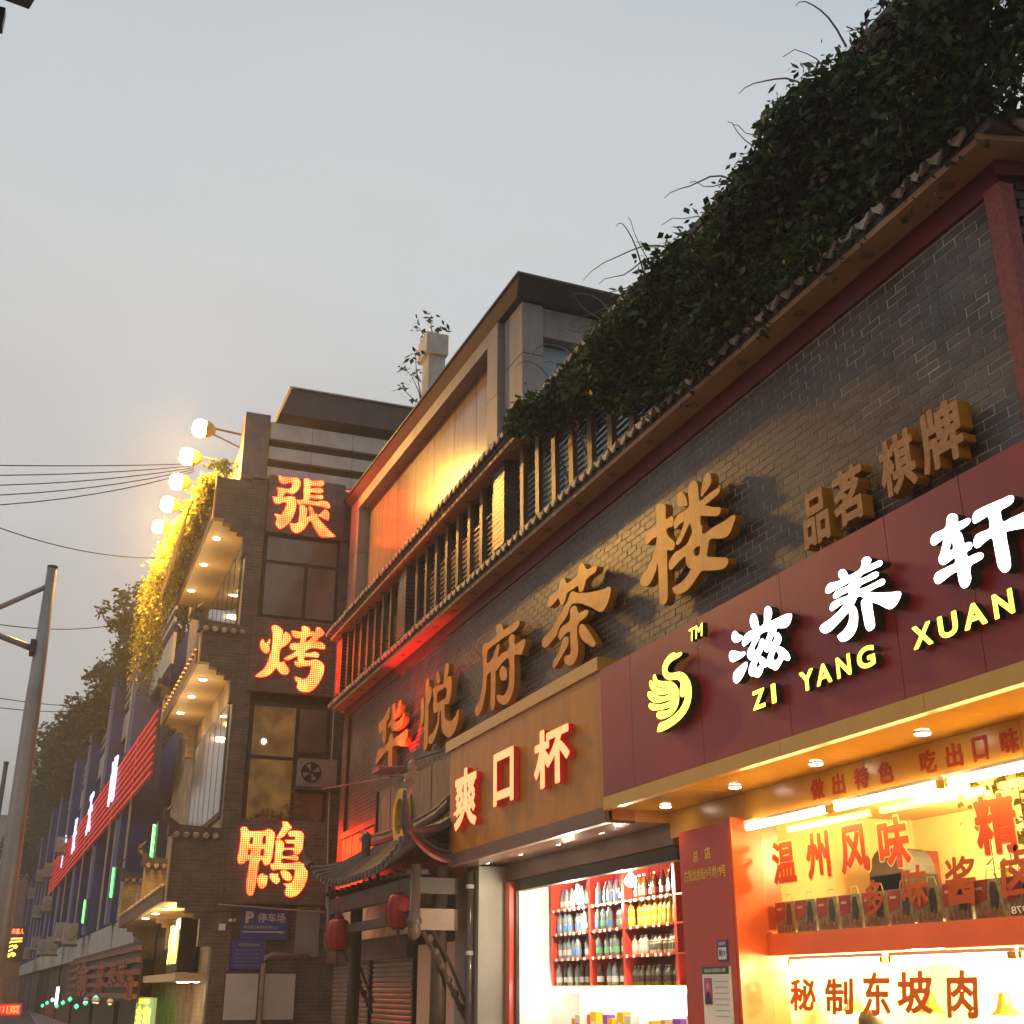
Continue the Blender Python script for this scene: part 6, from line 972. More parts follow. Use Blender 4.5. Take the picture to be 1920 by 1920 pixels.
for i, (x, y) in enumerate(((3.15, 27.2), (3.2, 26.5), (3.3, 25.9))): downlight(x, y, 1.749, '%s of the three lights over the restaurant door' % ('left', 'middle', 'right')[i], 14, (1, .7, .32), 1.5)
# ================================================================= grey stone building
gb = thing('grey_building', 'grey stone clad building with tall stained panels catching orange light', 'building', (5.9, 15.6, 0), rz=R(1.65), local=True)
def seg(n, x0, x1, y0, y1, z0, z1, mt): mm = MB(); mm.box(x0, x1, y0, y1, z0, z1); return mm.build(n, mt, gb)
seg('body', .32, 7, .1, 9.2, 0, 11.68, M['grey'])
ysg = [9.1, 7.6, 6.1, 4.6, 3.1, 1.8, .35]
for a, b_ in zip(ysg[:-1], ysg[1:]): seg('cladding_slab', 0, .30, b_ + .004, a - .004, 11.44, 11.69, M['grey'])
for (z0, z1) in ((7.0, 9.3), (9.31, 10.4), (10.41, 11.435)):
    seg('cladding_slab', 0, .34, 8.45, 9.1, z0, z1, M['grey']); seg('cladding_slab', .001, .34, .36, .80, z0, z1, M['grey'])
pys = [8.45, 7.4, 6.3, 5.2, 4.1, 3.0, 1.9, .80]
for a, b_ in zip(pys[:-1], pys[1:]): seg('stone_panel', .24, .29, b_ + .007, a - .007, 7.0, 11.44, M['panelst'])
for (z0, z1) in ((7.0, 9.15), (9.165, 10.75), (10.765, 11.66)):
    seg('pier_slab', .10, .46, -.42, .28, z0, z1, M['grey'])
seg('downpipe', .26, .31, .29, .34, 7, 11.6, M['darksteel'])
for k in range(4): seg('cladding_slab', .465 + k * 1.3, 1.755 + k * 1.3, -.36, -.1, 11.15, 11.66, M['grey'])
seg('window_recess', .47, 6.5, -.05, .02, 7, 11.15, M['darksteel'])
m = MB(); m.hexa([(.0, -.45, 11.695), (7, -.5, 11.695), (7, 9.3, 11.695), (.0, 9.3, 11.695), (-.14, -.86, 11.84), (7, -1.0, 11.84), (7, 9.3, 11.84), (-.14, 9.3, 11.84)]); m.build('roof_slab', M['darkroof'], gb)
m = MB(); m.box(-.17, 7, -.89, 9.3, 11.845, 11.88); m.build('roof_flashing', M['darksteel'], gb, kind='stuff')
bn = thing('banner', 'pale blue banner with darker blue brush marks on the grey building', 'banner', (5.9, 15.6, 0), rz=R(1.65), local=True)
m = MB(); m.box(.50, 5.5, -.12, -.08, 7.2, 11.12); m.build('cloth', mat('pale_blue_banner', (.24, .36, .41), .6, .10, .6, 0), bn)
m = MB()
for (pts, r) in (([(.75, 10.22), (1.0, 10.25), (1.4, 10.2)], .06), ([(1.0, 10.36), (1.3, 10.33), (1.6, 10.38)], .035), ([(.95, 10.50), (1.2, 10.46), (1.6, 10.5)], .045)):
    m.tube([(a, -.15, b_) for a, b_ in pts], [r, r * .6, r * .8], 8)
m.build('blue_brush_marks', mat('banner_blue', (.02, .14, .30), .5), bn, kind='stuff')
# rooftop duct with a weed growing from it
ch = thing('rooftop_duct', 'pale square rooftop duct on a tiled stair house', 'duct', (8, 27, 14))
def pxl(u, v, x): 
    f = 2250; th_ = math.atan(895 / 2250); az = R(21.05); ca, sa, ct, st_ = math.cos(az), math.sin(az), math.cos(th_), math.sin(th_)
    d = Vector((sa * ct, ca * ct, st_)) + Vector((ca, -sa, 0)) * ((u - 960) / f) + Vector((-sa * st_, -ca * st_, ct)) * ((960 - v) / f)
    return Vector((0, 0, 1.6)) + d * (x / d.x)
m = MB(); m.box(8.0, 9.6, 27.0, 29.2, 11.9, 15.7); m.build('stair_house', mat('pale_tiled_wall', (.42, .38, .32), .5, .1, 3), ch)
m = MB(); m.box(8.0, 8.45, 26.9, 27.5, 15.5, 17.25); m.build('duct', M['acunit'], ch); m = MB(); m.box(7.9, 8.5, 26.8, 27.6, 17.25, 17.85); m.build('duct_head', M['acunit'], ch)
# ================================================================= blue arcade building, slightly turned
rng = np.random.default_rng(5)
bb = thing('blue_building', 'long blue building with fins, grey railings and dark shop windows', 'building', (3.0, 38, 0), rz=R(1.8), local=True)
def bx(n, x0, x1, y0, y1, z0, z1, mt, parent=None, **kw):
    m = MB(); m.box(x0, x1, y0, y1, z0, z1); return m.build(n, mt, parent or bb, **kw)
bx('body', .8, 9, -1, 95, 0, 12.6, M['bluewall'])
fins = [5.5, 14.5, 25, 36, 47, 58, 70, 82, 94]
for y in fins: bx('fin', -.35, .8, y - .9, y + .9, 3.6, 13.9, M['bluewall'], smooth=False) if 0 else bx('fin', -.3, .8, y - .7, y + .7, 3.6, 13.8, M['bluewall'])
for y in fins: bx('fin_edge', -.34, -.302, y + .62, y + .72, 3.6, 13.8, M['greyrail'])
yy = [-1] + fins
for a, b_ in zip(yy[:-1], yy[1:]):
    a += .7; b_ -= .7
    bx('balcony_panel', .15, .25, a, b_, 11.0, 12.0, M['greyrail'])
    for z in (12.35, 12.75, 13.15): bx('rail', .12, .2, a, b_, z, z + .14, M['greyrail'])
    for za, zb in ((9.4, 10.8), (4.2, 7.2)):
        f = bx('window', .72, .79, a + .1, b_ - .1, za, zb, M['darksteel']); k = max(2, int((b_ - a) / 1.6))
        for q in range(k): bx('pane', .68, .715, a + .2 + (b_ - a - .4) * q / k, a + .2 + (b_ - a - .4) * (q + 1) / k - .08, za + .08, zb - .08, M['darkglass'], f)
    bx('white_band', -.1, .3, a - .5, b_ + .5, 2.75, 3.6, M['greyrail'])
    bx('shop_front', .3, .79, a, b_, .1, 2.7, M['darkwood'])
for i, y in enumerate((-3, 1.5, 8, 19.5, 30, 41, 52, 63)):
    bx('thin_pipe', -.40, -.34, y, y + .06, 3.5, 9 if y > 0 else 4, M['greyrail'])
Rm = Matrix.Rotation(R(1.8), 4, 'Z')
def bw_(x, y, z): return Vector((3.0, 38, 0)) + Rm @ Vector((x, y, z))
lat = thing('red_lattice_sign', 'long red tube lattice sign with bluish white neon characters', 'sign', (3.0, 38, 0), rz=R(1.8), local=True)
for k in range(8):
    z = 7.15 + k * .24; m = MB(); m.tube([(-.42, -3.5, z), (-.42, 46, z)], .028, 5); m.build('red_tube', E_['neonred'], lat)
for k in range(12):
    m = MB(); m.box(-.38, -.30, -3 + k * 4.3, -2.94 + k * 4.3, 6.9, 9.2); m.build('frame_bar', M['darksteel'], lat)
m = MB(); m.box(-.36, -.33, -3.5, 46, 7.05, 8.95); m.build('backing', mat('dark_red_backing', (.07, .02, .02), .6), lat)
for i, (ch, y) in enumerate((('尚', 7.5), ('天', 17), ('长', 25.5), ('广', 33))):
    cu = font_curve(ch, .02, .06)
    o = place_curve(cu, 'character', E_['neonwhite'], lat, 'x', -.52, .06, {}, (-(y + .9), -(y - .9), 7.7, 9.35))
for i, (y, z0, z1) in enumerate(((-5.9, 4.6, 5.4), (3.6, 4.3, 5.15), (14, 4.0, 4.8))):
    t = thing('green_neon_sign', ['nearest tall green neon sign beside the restaurant wing', 'second green neon sign on the blue building', 'farthest green neon sign on the blue building'][i], 'neon sign', (3.0, 38, 0), rz=R(1.8), local=True)
    m = MB(); m.box(-.40, -.36, y - .25, y + .25, z0 - .1, z1 + .1); m.build('board', M['black'], t)
    m = MB()
    for q in range(5):
        zz = z0 + (z1 - z0) * q / 4; m.tube([(-.46, y - .15, zz), (-.46, y + .15, zz + .05)], .03, 6)
    m.tube([(-.46, y, z0), (-.46, y, z1)], .045, 6); m.build('green_tube', E_['green'], t)
ws = thing('timber_shop_sign', 'dark red timber slatted shop sign with raised rusty characters', 'sign', (3.0, 38, 0), rz=R(1.8), local=True)
m = MB(); m.box(-.35, -.3, -5.2, 18, 1.3, 2.75); m.build('backing', M['darkwood'], ws)
for i in range(5): m = MB(); m.box(-.46, -.36, -5.2, 18, 1.38 + i * .28, 1.50 + i * .28); m.build('slat', mat('dark_red_timber', (.22, .09, .085), .6, .3), ws)
for ch, a, b_, v0, v1 in (('的', -3.9, -4.9, 1.35, 2.0), ('味', -1.5, -3.2, 1.7, 2.3), ('源', 1.0, -.8, 1.7, 2.3), ('麻', 4.8, 2.5, 1.5, 2.4), ('渝', 14, 8, 1.4, 2.5)):
    cu = font_curve(ch, .02, .06)
    place_curve(cu, 'character', mat('rusty_red', (.32, .09, .05), .6), ws, 'x', -.5, .06, {}, (-a, -b_, v0, v1))
for i, y in enumerate((-2.4, 1.2, 2.2, 5)):
    t = thing('sign_lamp', '%s small lamp under the timber shop sign' % ('first', 'second', 'third', 'fourth')[i], 'lamp', bw_(-.7, y, 1.25)); q = bw_(-.7, y, 1.25)
    m = MB(); m.lathe([(.05, 0), (.09, .05), (.05, .12)], q, 10); m.build('shade', M['white'], t); m = MB(); m.lathe([(.04, -.03), (.045, -.001)], q, 8); m.build('bulb', emit('small_bulb', (1, .6, .3), 2), t)
lb = thing('white_lightbox', 'small glaring white lightbox low on the blue building', 'lightbox', bw_(-.4, 22, 1.3)); q = bw_(-.4, 22, 0)
m = MB(); m.box(q.x - .15, q.x - .05, q.y - 2.2, q.y + 2.2, .9, 1.75); m.build('case', M['darksteel'], lb); m = MB(); m.box(q.x - .16, q.x - .151, q.y - 2.1, q.y + 2.1, .95, 1.7); m.build('lit_face', E_['whitebox'], lb)
tg = thing('teal_light_string', 'string of teal and green lights under the far shops', 'string lights', bw_(-.5, 10, .9))
for i in range(9):
    q = bw_(-.6 - .02 * i, 3 + i * 3.2, 1.35 - .12 * (i % 3) - .03 * i); m = MB(); m.lathe([(.01, -.09), (.08, -.03), (.08, .03), (.01, .09)], q, 7); m.build('light', E_['teal'], tg)
gs = thing('green_lightbox', 'green lightbox with fat yellow characters at the foot of the restaurant', 'lightbox', (2.9, 33, 1.2))
m = MB(); m.box(2.96, 3.05, 30.4, 34.6, .6, 1.42); m.build('lit_face', E_['signgreen'], gs)
for ch, bx_ in (('主', (34.2, 32.7, .75, 1.22)), ('富', (32.3, 30.7, .75, 1.22))): text(ch, 'writing', E_['yellow'], gs, 'x', 2.94, .02, bx_, .05)
text('全新装修', 'writing', E_['yellow'], gs, 'x', 2.94, .02, (33.9, 31.2, 1.28, 1.38), .02)
for i, (y, z) in enumerate(((17, 3.3), (23, 3.6), (29, 3.2), (38, 3.4), (33, 8.4), (44, 8.0), (56, 8.6), (68, 8.2), (48, 3.9), (60, 3.6), (52, 6.0), (40, 5.8))):
    q = bw_(-.65, y, z); nm = ['nearest', 'second', 'third', 'fourth', 'fifth', 'sixth', 'seventh', 'eighth', 'ninth', 'tenth', 'eleventh', 'farthest'][i]
    t = thing('air_conditioner', '%s old air conditioner box on the blue building' % nm, 'air conditioner', q, 'air conditioners on the blue building')
    m = MB(); m.box(q.x - .28, q.x + .25, q.y - .5, q.y + .5, q.z, q.z + .8); m.build('casing', M['acunit'], t)
    m = MB(); m.lathe([(.24, 0), (.24, -.02), (.2, -.03)], (q.x - .02, q.y - .51, q.z + .4), 12, axis='y'); m.build('fan_grille', M['steel'], t)
    m = MB(); m.box(q.x - .3, q.x + .3, q.y - .5, q.y + .5, q.z - .08, q.z - .01); m.build('bracket', M['darksteel'], t)
# far apartment block and neon shop across the end of the street
ap = thing('apartment_block', 'pale far apartment tower with a brown lower part', 'building', (-1, 135, 0))
m = MB(); m.box(-1.4, 12, 132, 145, 11.5, 23.5); m.build('upper_wall', M['apart'], ap); m = MB(); m.box(-6, 12, 131.5, 145, 0, 11.5); m.build('lower_wall', M['pinkst'], ap)
m = MB(); m.box(-12, -1.6, 136, 146, 0, 18.2); m.build('side_block', M['apart'], ap); m = MB(); m.box(-1.5, 12.1, 131.9, 145, 23.5, 24.1); m.build('roof_edge', M['greyrail'], ap)
for r in range(5):
    for c_ in range(3):
        x = -.9 + c_ * 1.6; z = 12.4 + r * 2.2; m = MB(); m.box(x, x + .85, 131.9, 132.05, z, z + 1.2); f = m.build('window', M['greyrail'], ap); m = MB(); m.box(x + .08, x + .78, 131.86, 131.9, z + .08, z + 1.12); m.build('pane', M['darkglass'], f)
m = MB(); m.box(-.2, 1.3, 131.3, 131.5, 10.2, 12.2); m.build('billboard', M['greyrail'], ap); m = MB(); m.box(-2.6, -1.6, 131.3, 131.5, 8.5, 11.0); m.build('billboard', M['greyrail'], ap)
ns = thing('neon_shop', 'far small shop hung with yellow and red neon at the left edge', 'shop', (-.6, 92, 0))
m = MB(); m.box(-6, .1, 92, 97, 0, 3.4); m.build('wall', mat('dim_shop_wall', (.25, .16, .10), .6), ns)
m = MB(); m.box(-.9, .12, 91.7, 91.9, 4.95, 5.55); m.build('red_sign_board', M['darksteel'], ns); text('来富人', 'writing', E_['redyel'], ns, 'y', 91.6, .03, (-.72, .05, 5.05, 5.4), .03)
m = MB(); m.box(-.95, .2, 91.75, 91.9, 3.4, 4.9); m.build('sign_backing', M['darkwood'], ns)
m = MB()
for (pts) in (((-.7, 4.75), (.02, 4.78)), ((-.7, 4.55), (.02, 4.6)), ((-1.3, 4.1), (-.6, 4.6)), ((-1.4, 3.9), (-.5, 4.35)), ((-1.4, 3.6), (-.5, 4.1)), ((-1.3, 3.4), (-.4, 3.9))):
    m.tube([(a, 91.6, b_) for a, b_ in pts], .05, 6)
m.build('yellow_neon', E_['neonyel'], ns)
for i, (x, z) in enumerate(((-.35, 4.25), (-.4, 3.75), (-.7, 3.7), (-.95, 3.5), (-1.15, 3.3))):
    t = thing('neon_globe', '%s glowing yellow globe light on the far neon shop' % ('top', 'second', 'third', 'fourth', 'lowest')[i], 'light bulb', (x, 91.5, z)); m = MB(); m.lathe([(.02, -.13), (.1, -.09), (.14, 0), (.1, .09), (.02, .13)], (x, 91.5, z), 10); m.build('globe', E_['neonyel'], t); m = MB(); m.lathe([(.04, .13), (.04, .2)], (x, 91.5, z), 6); m.build('cap', M['darksteel'], t)
rs_ = thing('red_sign', 'small red lit sign with yellow character at the bottom left corner', 'sign', (-.3, 89, .5))
m = MB(); m.box(-1.0, .55, 89, 89.2, .05, .75); m.build('board', emit('red_board', (.6, .02, .02), .8, base=(.4, .02, .02)), rs_); text('川菜', 'writing', E_['redyel'], rs_, 'y', 88.9, .04, (-.85, .45, .15, .65), .03)
# ================================================================= sodium floodlights on brackets
for i, (x, y, z) in enumerate(((2.24, 25.55, 13.45), (2.13, 26.9, 13.3), (2.07, 28.4, 13.25), (2.01, 29.9, 13.2), (1.94, 31.5, 13.15))):
    t = thing('floodlight', '%s blazing sodium floodlight on a bracket above the restaurant eave' % ('nearest and topmost', 'second', 'middle', 'fourth', 'farthest and lowest')[i], 'floodlight', (x, y, z), 'floodlights')
    s = .82 if i < 4 else .7
    m = MB(); m.lathe([(.13 * s, -.2 * s), (.23 * s, -.12 * s), (.255 * s, .0), (.23 * s, .12 * s), (.13 * s, .2 * s)], (x, y, z), 16, axis='x'); m.build('lens', E_['flood'], t, smooth=True)
    m = MB(); m.lathe([(.24 * s, .11), (.25 * s, .14), (.19 * s, .26), (.08 * s, .34)], (x, y, z), 16, axis='x'); m.build('housing', mat('yellow_glare_housing', (.55, .42, .10), .4), t)
    m = MB(); m.tube([(x + .3, y, z + .05), (3.4, y, z - .02)], .028, 6); m.build('arm', M['steel'], t); m = MB(); m.tube([(x + .3, y, z - .1), (3.4, y, z - .42)], .022, 6); m.build('arm', M['steel'], t)
    lamp('POINT', (x - .38, y, z - .05), 950, (1, .50, .10), t, .25); lamp('SPOT', (x - .30, y - .1, z - .32), 2000, (1, .50, .08), t, .15, rot=Vector((.42, -.30, -.82)).to_track_quat('-Z', 'Y').to_euler(), angle=R(125), blend=.7)
fr_ = thing('roof_parapet', 'brick roof parapet that carries the floodlight brackets', 'parapet', (3.3, 29, 12))
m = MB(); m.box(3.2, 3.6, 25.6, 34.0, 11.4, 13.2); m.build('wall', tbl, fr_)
# ================================================================= street light, wires, lamp head
sp_ = thing('street_pole', 'thick grey steel pole with two bare arms reaching left', 'pole', (-.32, 20, 0))
m = MB(); m.tube([(-.30, 20, 0), (-.31, 20, 3.34), (-.33, 20, 5.6), (-.34, 20, 8.0)], [.15, .14, .122, .08], 20); m.build('shaft', M['steel'], sp_, smooth=True)
m = MB(); m.tube([(-.40, 20, 7.66), (-1.6, 20, 6.88)], .042, 10); m.build('arm', M['steel'], sp_, smooth=True); m = MB(); m.tube([(-.44, 20, 6.62), (-1.0, 20, 6.80), (-1.8, 20, 6.95)], .05, 10); m.build('arm', M['steel'], sp_, smooth=True)
m = MB(); m.box(-.50, -.43, 19.9, 20.1, 6.52, 6.76); m.build('clamp', M['darksteel'], sp_); m = MB(); m.lathe([(.085, 0), (.085, .04)], (-.34, 20, 7.98), 16); m.build('cap', M['darksteel'], sp_)
th2 = thing('thin_post', 'thin dark post at the left picture edge', 'post', (-1.75, 60, 0)); m = MB(); m.tube([(-1.75, 60, 0), (-1.75, 60, 11.2)], .1, 8); m.build('shaft', M['darksteel'], th2, smooth=True)
m = MB(); m.lathe([(.12, 0), (.12, .1)], (-1.75, 60, 11.2), 8); m.build('cap', M['darksteel'], th2)
lh = thing('lamp_head', 'dark angular lamp head cut off at the top left corner', 'street lamp', (-1.1, 8, 8.6))
m = MB(); m.hexa([(-1.6, 7.9, 8.62), (-.90, 8.0, 8.60), (-.62, 7.2, 8.62), (-1.3, 6.9, 8.62), (-1.6, 7.9, 8.72), (-.90, 8.0, 8.70), (-.62, 7.2, 8.74), (-1.3, 6.9, 8.74)]); m.build('housing', M['darksteel'], lh)
m = MB(); m.box(-1.25, -.9, 7.2, 7.8, 8.595, 8.615); m.build('lens', M['greyrail'], lh)
m = MB(); m.box(-1.4, -1.06, 8.0, 8.1, 8.39, 8.56); m.build('bracket', M['black'], lh)
m = MB(); m.tube([(-1.3, 8.5, 8.7), (-4, 9, 8.5), (-4.0, 9, 0)], .06, 8); m.build('pole', M['darksteel'], lh)
def wire(label, a, b_, sag, n=14, r=.012):
    a, b_ = Vector(a), Vector(b_); t = thing('overhead_wire', label, 'wire', a.lerp(b_, .5)); m = MB()
    m.tube([a.lerp(b_, k / n) - Vector((0, 0, sag * 4 * (k / n) * (1 - k / n))) for k in range(n + 1)], r, 5); m.build('cable', M['wire'], t)
nm = ['highest', 'second', 'third', 'fourth', 'lowest']
for i in range(5):
    wire('%s of five wires running to the floodlights' % nm[i], (-5.2, 20, 9.2 - i * .16), (2.3, 26.8, 13.1 - i * .05), .1 + .1 * i, r=.011)
wire('sagging wire running to the hanging vines', (-3.4, 22, 10.0), (2.2, 30, 11.8), .45); wire('wire crossing behind the grey pole at mid height', (-3.4, 22, 7.9), (2.6, 38, 12.6), .6); wire('upper of the two lowest wires at the left', (-3.4, 24, 7.0), (2.4, 50, 12.2), .3)
wire('lower of the two lowest wires at the left', (-3.4, 24, 6.75), (2.4, 50, 12.1), .35)
# ================================================================= vegetation
def leafmesh(pts, size, name, mt, parent, droop=.5, kind='stuff', aspect=.5, nrm=None):
    n = len(pts); P = np.asarray(pts, float) - np.array(org(parent))
    d = rng.normal(size=(n, 3)); d[:, 2] = d[:, 2] * .6 - droop; d /= np.linalg.norm(d, axis=1)[:, None]
    r = rng.normal(size=(n, 3)); s = np.cross(d, r); s /= np.linalg.norm(s, axis=1)[:, None]
    L = (size * (.45 + 1.1 * rng.random(n) ** 1.6))[:, None]; up = np.cross(s, d)
    v = np.stack([P, P + d * L * .45 + s * L * aspect * .5, P + d * L, P + d * L * .45 - s * L * aspect * .5], 1)
    v[:, 0] += 0; v[:, 2] += up * L * .18; v[:, 1] += up * L * .06; v[:, 3] += up * L * .06
    me = bpy.data.meshes.new(name); me.vertices.add(4 * n); me.vertices.foreach_set('co', v.reshape(-1).astype(np.float32))
    idx = np.arange(n)[:, None] * 4; f = np.concatenate([idx + np.array([0, 1, 2]), idx + np.array([0, 2, 3])], 1).reshape(-1)
    me.loops.add(6 * n); me.loops.foreach_set('vertex_index', f.astype(np.int32)); me.polygons.add(2 * n)
    me.polygons.foreach_set('loop_start', np.arange(0, 6 * n, 3, dtype=np.int32)); me.update(calc_edges=True); me.materials.append(mt)
    o = bpy.data.objects.new(name, me); COL.objects.link(o); o.parent = parent; WO[o.name] = org(parent)
    return tag(o, kind=kind)
def clump_points(cs, per, rad):
    cs = np.asarray(cs); k = rng.integers(per[0], per[1], len(cs)); c = np.repeat(cs, k, 0)
    r = np.repeat(rng.uniform(rad[0], rad[1], len(cs)), k)[:, None]; return c + rng.normal(size=c.shape) * r * np.array([.6, .6, .75])
# big creeper over the terrace fence
cv = thing('climbing_vine', 'huge dark creeper draped over the terrace fence of the teahouse', 'vine', (5.2, 7, 7))
n = 1500; y = 3.6 + rng.random(n) ** .8 * 8.9
zlow = np.interp(y, [3, 7.6, 8.6, 9.3, 10.3, 11.5, 12.5], [6.85, 6.88, 6.95, 7.2, 7.5, 8.0, 8.2]); ztop = 8.22 + .12 * np.sin(y * 3.1) + .07 * np.sin(y * 7.3 + 1)
ztop = ztop - np.interp(y, [6.5, 9.5, 12.5], [.04, .19, .26])
z = zlow + (ztop - zlow) * rng.random(n) ** .75; dep = np.interp(z, [6.8, 7.2, 7.8, 8.3], [.0, .14, .26, .16]) + .1 * np.sin(y * 2.3 + z * 3) + rng.normal(size=n) * .05
x = 5.16 - np.clip(dep, -.05, .5)
leafmesh(clump_points(np.stack([x, y, z], 1), (16, 30), (.05, .13)), .085, 'foliage', M['foliage'], cv)
n2 = 16000; y = rng.uniform(3.6, 12.4, n2); zl = np.interp(y, [3, 8.6, 9.3, 10.3, 11.5, 12.5], [6.85, 6.95, 7.2, 7.5, 8.0, 8.2]); z = zl + (8.3 - zl) * rng.random(n2)
leafmesh(np.stack([5.22 + rng.uniform(-.05, .22, n2), y, z], 1), .10, 'inner_foliage', M['foliagedark'], cv)
n5 = 620; y5 = np.concatenate([rng.uniform(3.9, 5.7, 120), rng.uniform(6.3, 10.2, 500)]); leafmesh(clump_points(np.stack([4.97 + rng.uniform(-.05, .1, n5), y5, 6.86 + rng.random(n5) ** 1.5 * .5 + np.clip(y5 - 9, 0, 2) * .3], 1), (8, 18), (.04, .09)), .075, 'lower_foliage', M['foliage'], cv)
dd = 700; leafmesh(np.stack([4.93 + rng.uniform(-.05, .12, dd), rng.uniform(4, 12, dd), 8.2 - rng.random(dd) * .9], 1), .06, 'dry_leaves', mat('dry_leaf', (.16, .10, .05), .7, .3, 4, 0, rnd=.5, leaf=True), cv)
n3 = 500; yt = rng.uniform(3.6, 12.2, n3); leafmesh(clump_points(np.stack([rng.uniform(4.95, 5.7, n3), yt, 8.27 - np.interp(yt, [6.5, 9.5, 12.5], [.02, .17, .25]) + rng.uniform(-.05, .10, n3) + .08 * np.sin(yt * 3.1)], 1), (14, 26), (.05, .11)), .08, 'top_foliage', M['foliage'], cv)
st_pts = []
for (y0, ln) in ((5.25, .34), (6.1, .22), (6.35, .30), (6.55, .2), (7.2, .26), (7.4, .2), (8.3, .16), (8.7, .18), (9.3, .14)):
    for k in range(26):
        t = rng.random(); st_pts.append((4.98 + rng.normal() * .03 + .08 * t, y0 + rng.normal() * .11, 6.86 - ln * t + rng.normal() * .02))
leafmesh(st_pts, .07, 'hanging_sprigs', M['foliage'], cv)
lm = MB(); lm.hexa([(0, 0, 0), (.02, .018, -.03), (0, 0, -.07), (-.02, -.018, -.03), (.001, -.001, 0), (.021, .017, -.03), (.001, -.001, -.07), (-.019, -.019, -.03)]); leaf_me = lm.mesh('leaf', M['foliage'])
for i in range(240):
    yy_ = 4.3 + rng.random() * 5.5; zz = rng.uniform(7.0, 8.3); inst(leaf_me, 'leaf', cv, (4.86 - rng.random() * .06 + (8.2 - zz) * .12, yy_, zz), rot=(rng.normal() * .6, rng.normal() * .6, rng.random() * 6), scale=(1.3,) * 3)
tm = MB()
for (y0, z0, dy, dz, c_) in ((4.9, 8.4, .1, .35, .1), (6.2, 8.4, .25, .38, -.1), (6.9, 8.4, .3, .3, .12), (7.6, 8.4, .4, .25, .1), (8.2, 8.4, .4, .15, -.1), (9.2, 8.4, .05, .7, .1), (9.4, 8.4, .9, .35, .1), (9.6, 8.4, 1.0, .10, .2), (10.3, 8.4, .4, .6, .15), (10.4, 8.4, .7, .35, .1), (11.0, 8.3, .5, .25, .1), (7.2, 8.4, .1, .4, .05), (8.6, 8.4, .5, .3, .15)):
    tm.tube([(5.1 - .25 * t, y0 + dy * t + c_ * math.sin(t * 3), z0 - .1 + dz * math.sin(t * 1.7) + .03 * math.sin(t * 9)) for t in (0, .2, .4, .6, .8, 1)], [.007, .006, .005, .004, .004, .003], 5)
for (y0, z0, dy, dz, w_) in ((8.7, 8.3, 1.7, .62, .15), (8.9, 8.3, 1.1, .30, .25), (9.3, 8.25, .25, .85, .1), (9.6, 8.2, 1.2, .35, .2), (10.0, 8.2, .9, .75, .12), (7.6, 8.35, .9, .35, .15), (6.4, 8.4, .7, .45, .1), (5.9, 8.4, .3, .62, .1), (10.9, 8.1, 1.0, .7, .1), (11.6, 8.1, .9, .8, .1)):
    tm.tube([(5.05 - .2 * t, y0 + dy * t, z0 + dz * math.sin(t * 1.9) + w_ * .25 * math.sin(t * 8)) for t in (0, .15, .3, .45, .6, .75, .9, 1)], [.010, .009, .008, .007, .006, .005, .004, .003], 5)
for k in range(14):
    y0 = 4 + k * .6; tm.tube([(5.3, y0, 7.0), (5.2, y0 + .2, 7.6), (5.3, y0 + .1, 8.2), (5.2, y0 + .5, 8.35)], .015, 5)
tm.build('stems', M['twig'], cv)
wp = thing('window_plants', 'orange leafy print on the lower amber window of the restaurant', 'window film', (4.6, TY - .01, 4.7)); q = []  # plants inside the room, stood in for by leaves on the pane
for k in range(420):
    xx = rng.uniform(3.95, 5.35); hh = .15 + .55 * math.exp(-((xx - 4.85) / .22) ** 2) + .2 * math.exp(-((xx - 4.3) / .15) ** 2); q.append((xx, TY - .012, 4.75 + hh * rng.random()))
leafmesh(q, .09, 'plant_leaves', mat('orange_plant', (.30, .12, .03), .6, .3, 5, 0, rnd=.4), wp)
# small purple flowers
fm = MB()
for k in range(14):
    q = (4.88 + rng.random() * .08, 5.3 + rng.normal() * .16, 8.12 + rng.normal() * .08); fm.poly([(q[0], q[1] - .03, q[2]), (q[0] + .01, q[1], q[2] + .03), (q[0], q[1] + .03, q[2]), (q[0] - .01, q[1], q[2] - .03)])
fm.build('purple_flowers', mat('purple_petal', (.18, .02, .14), .6), cv)
# lit vines on the restaurant eave
lv = thing('hanging_vines', 'mass of hanging vines lit fierce yellow by the floodlights', 'vine', (2.4, 29, 11))
n = 900; y = 25.2 + rng.random(n) * 7.6; xs = np.interp(y, [25, 28, 31, 33], [2.55, 2.38, 2.15, 2.05]); zt = np.interp(y, [25, 27, 30, 33], [12.2, 12.1, 12.3, 12.2]); zb_ = np.interp(y, [25, 29, 31, 33], [11.75, 11.7, 11.3, 10.6]); z = zb_ + (zt - zb_) * rng.random(n)
x = xs + (11.9 - z).clip(-1, 1) * .05 + rng.normal(size=n) * .1 + .1
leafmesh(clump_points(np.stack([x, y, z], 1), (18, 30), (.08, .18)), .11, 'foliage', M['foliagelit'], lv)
pts = []
for k in range(95):
    y0 = rng.uniform(30.6, 34.0); x0 = rng.uniform(1.82, 2.32); L = rng.uniform(.8, 3.0) * (1 if 31 < y0 < 33.5 else .6); ph = rng.random() * 6
    for q in range(int(L * 42)):
        t = q / (L * 42); pts.append((x0 + .12 * math.sin(ph + t * 3) + rng.normal() * .03, y0 + .15 * math.sin(ph * 2 + t * 2) + rng.normal() * .03, 11.8 - L * t + rng.normal() * .02))
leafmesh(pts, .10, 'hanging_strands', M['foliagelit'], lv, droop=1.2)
sm_ = MB()
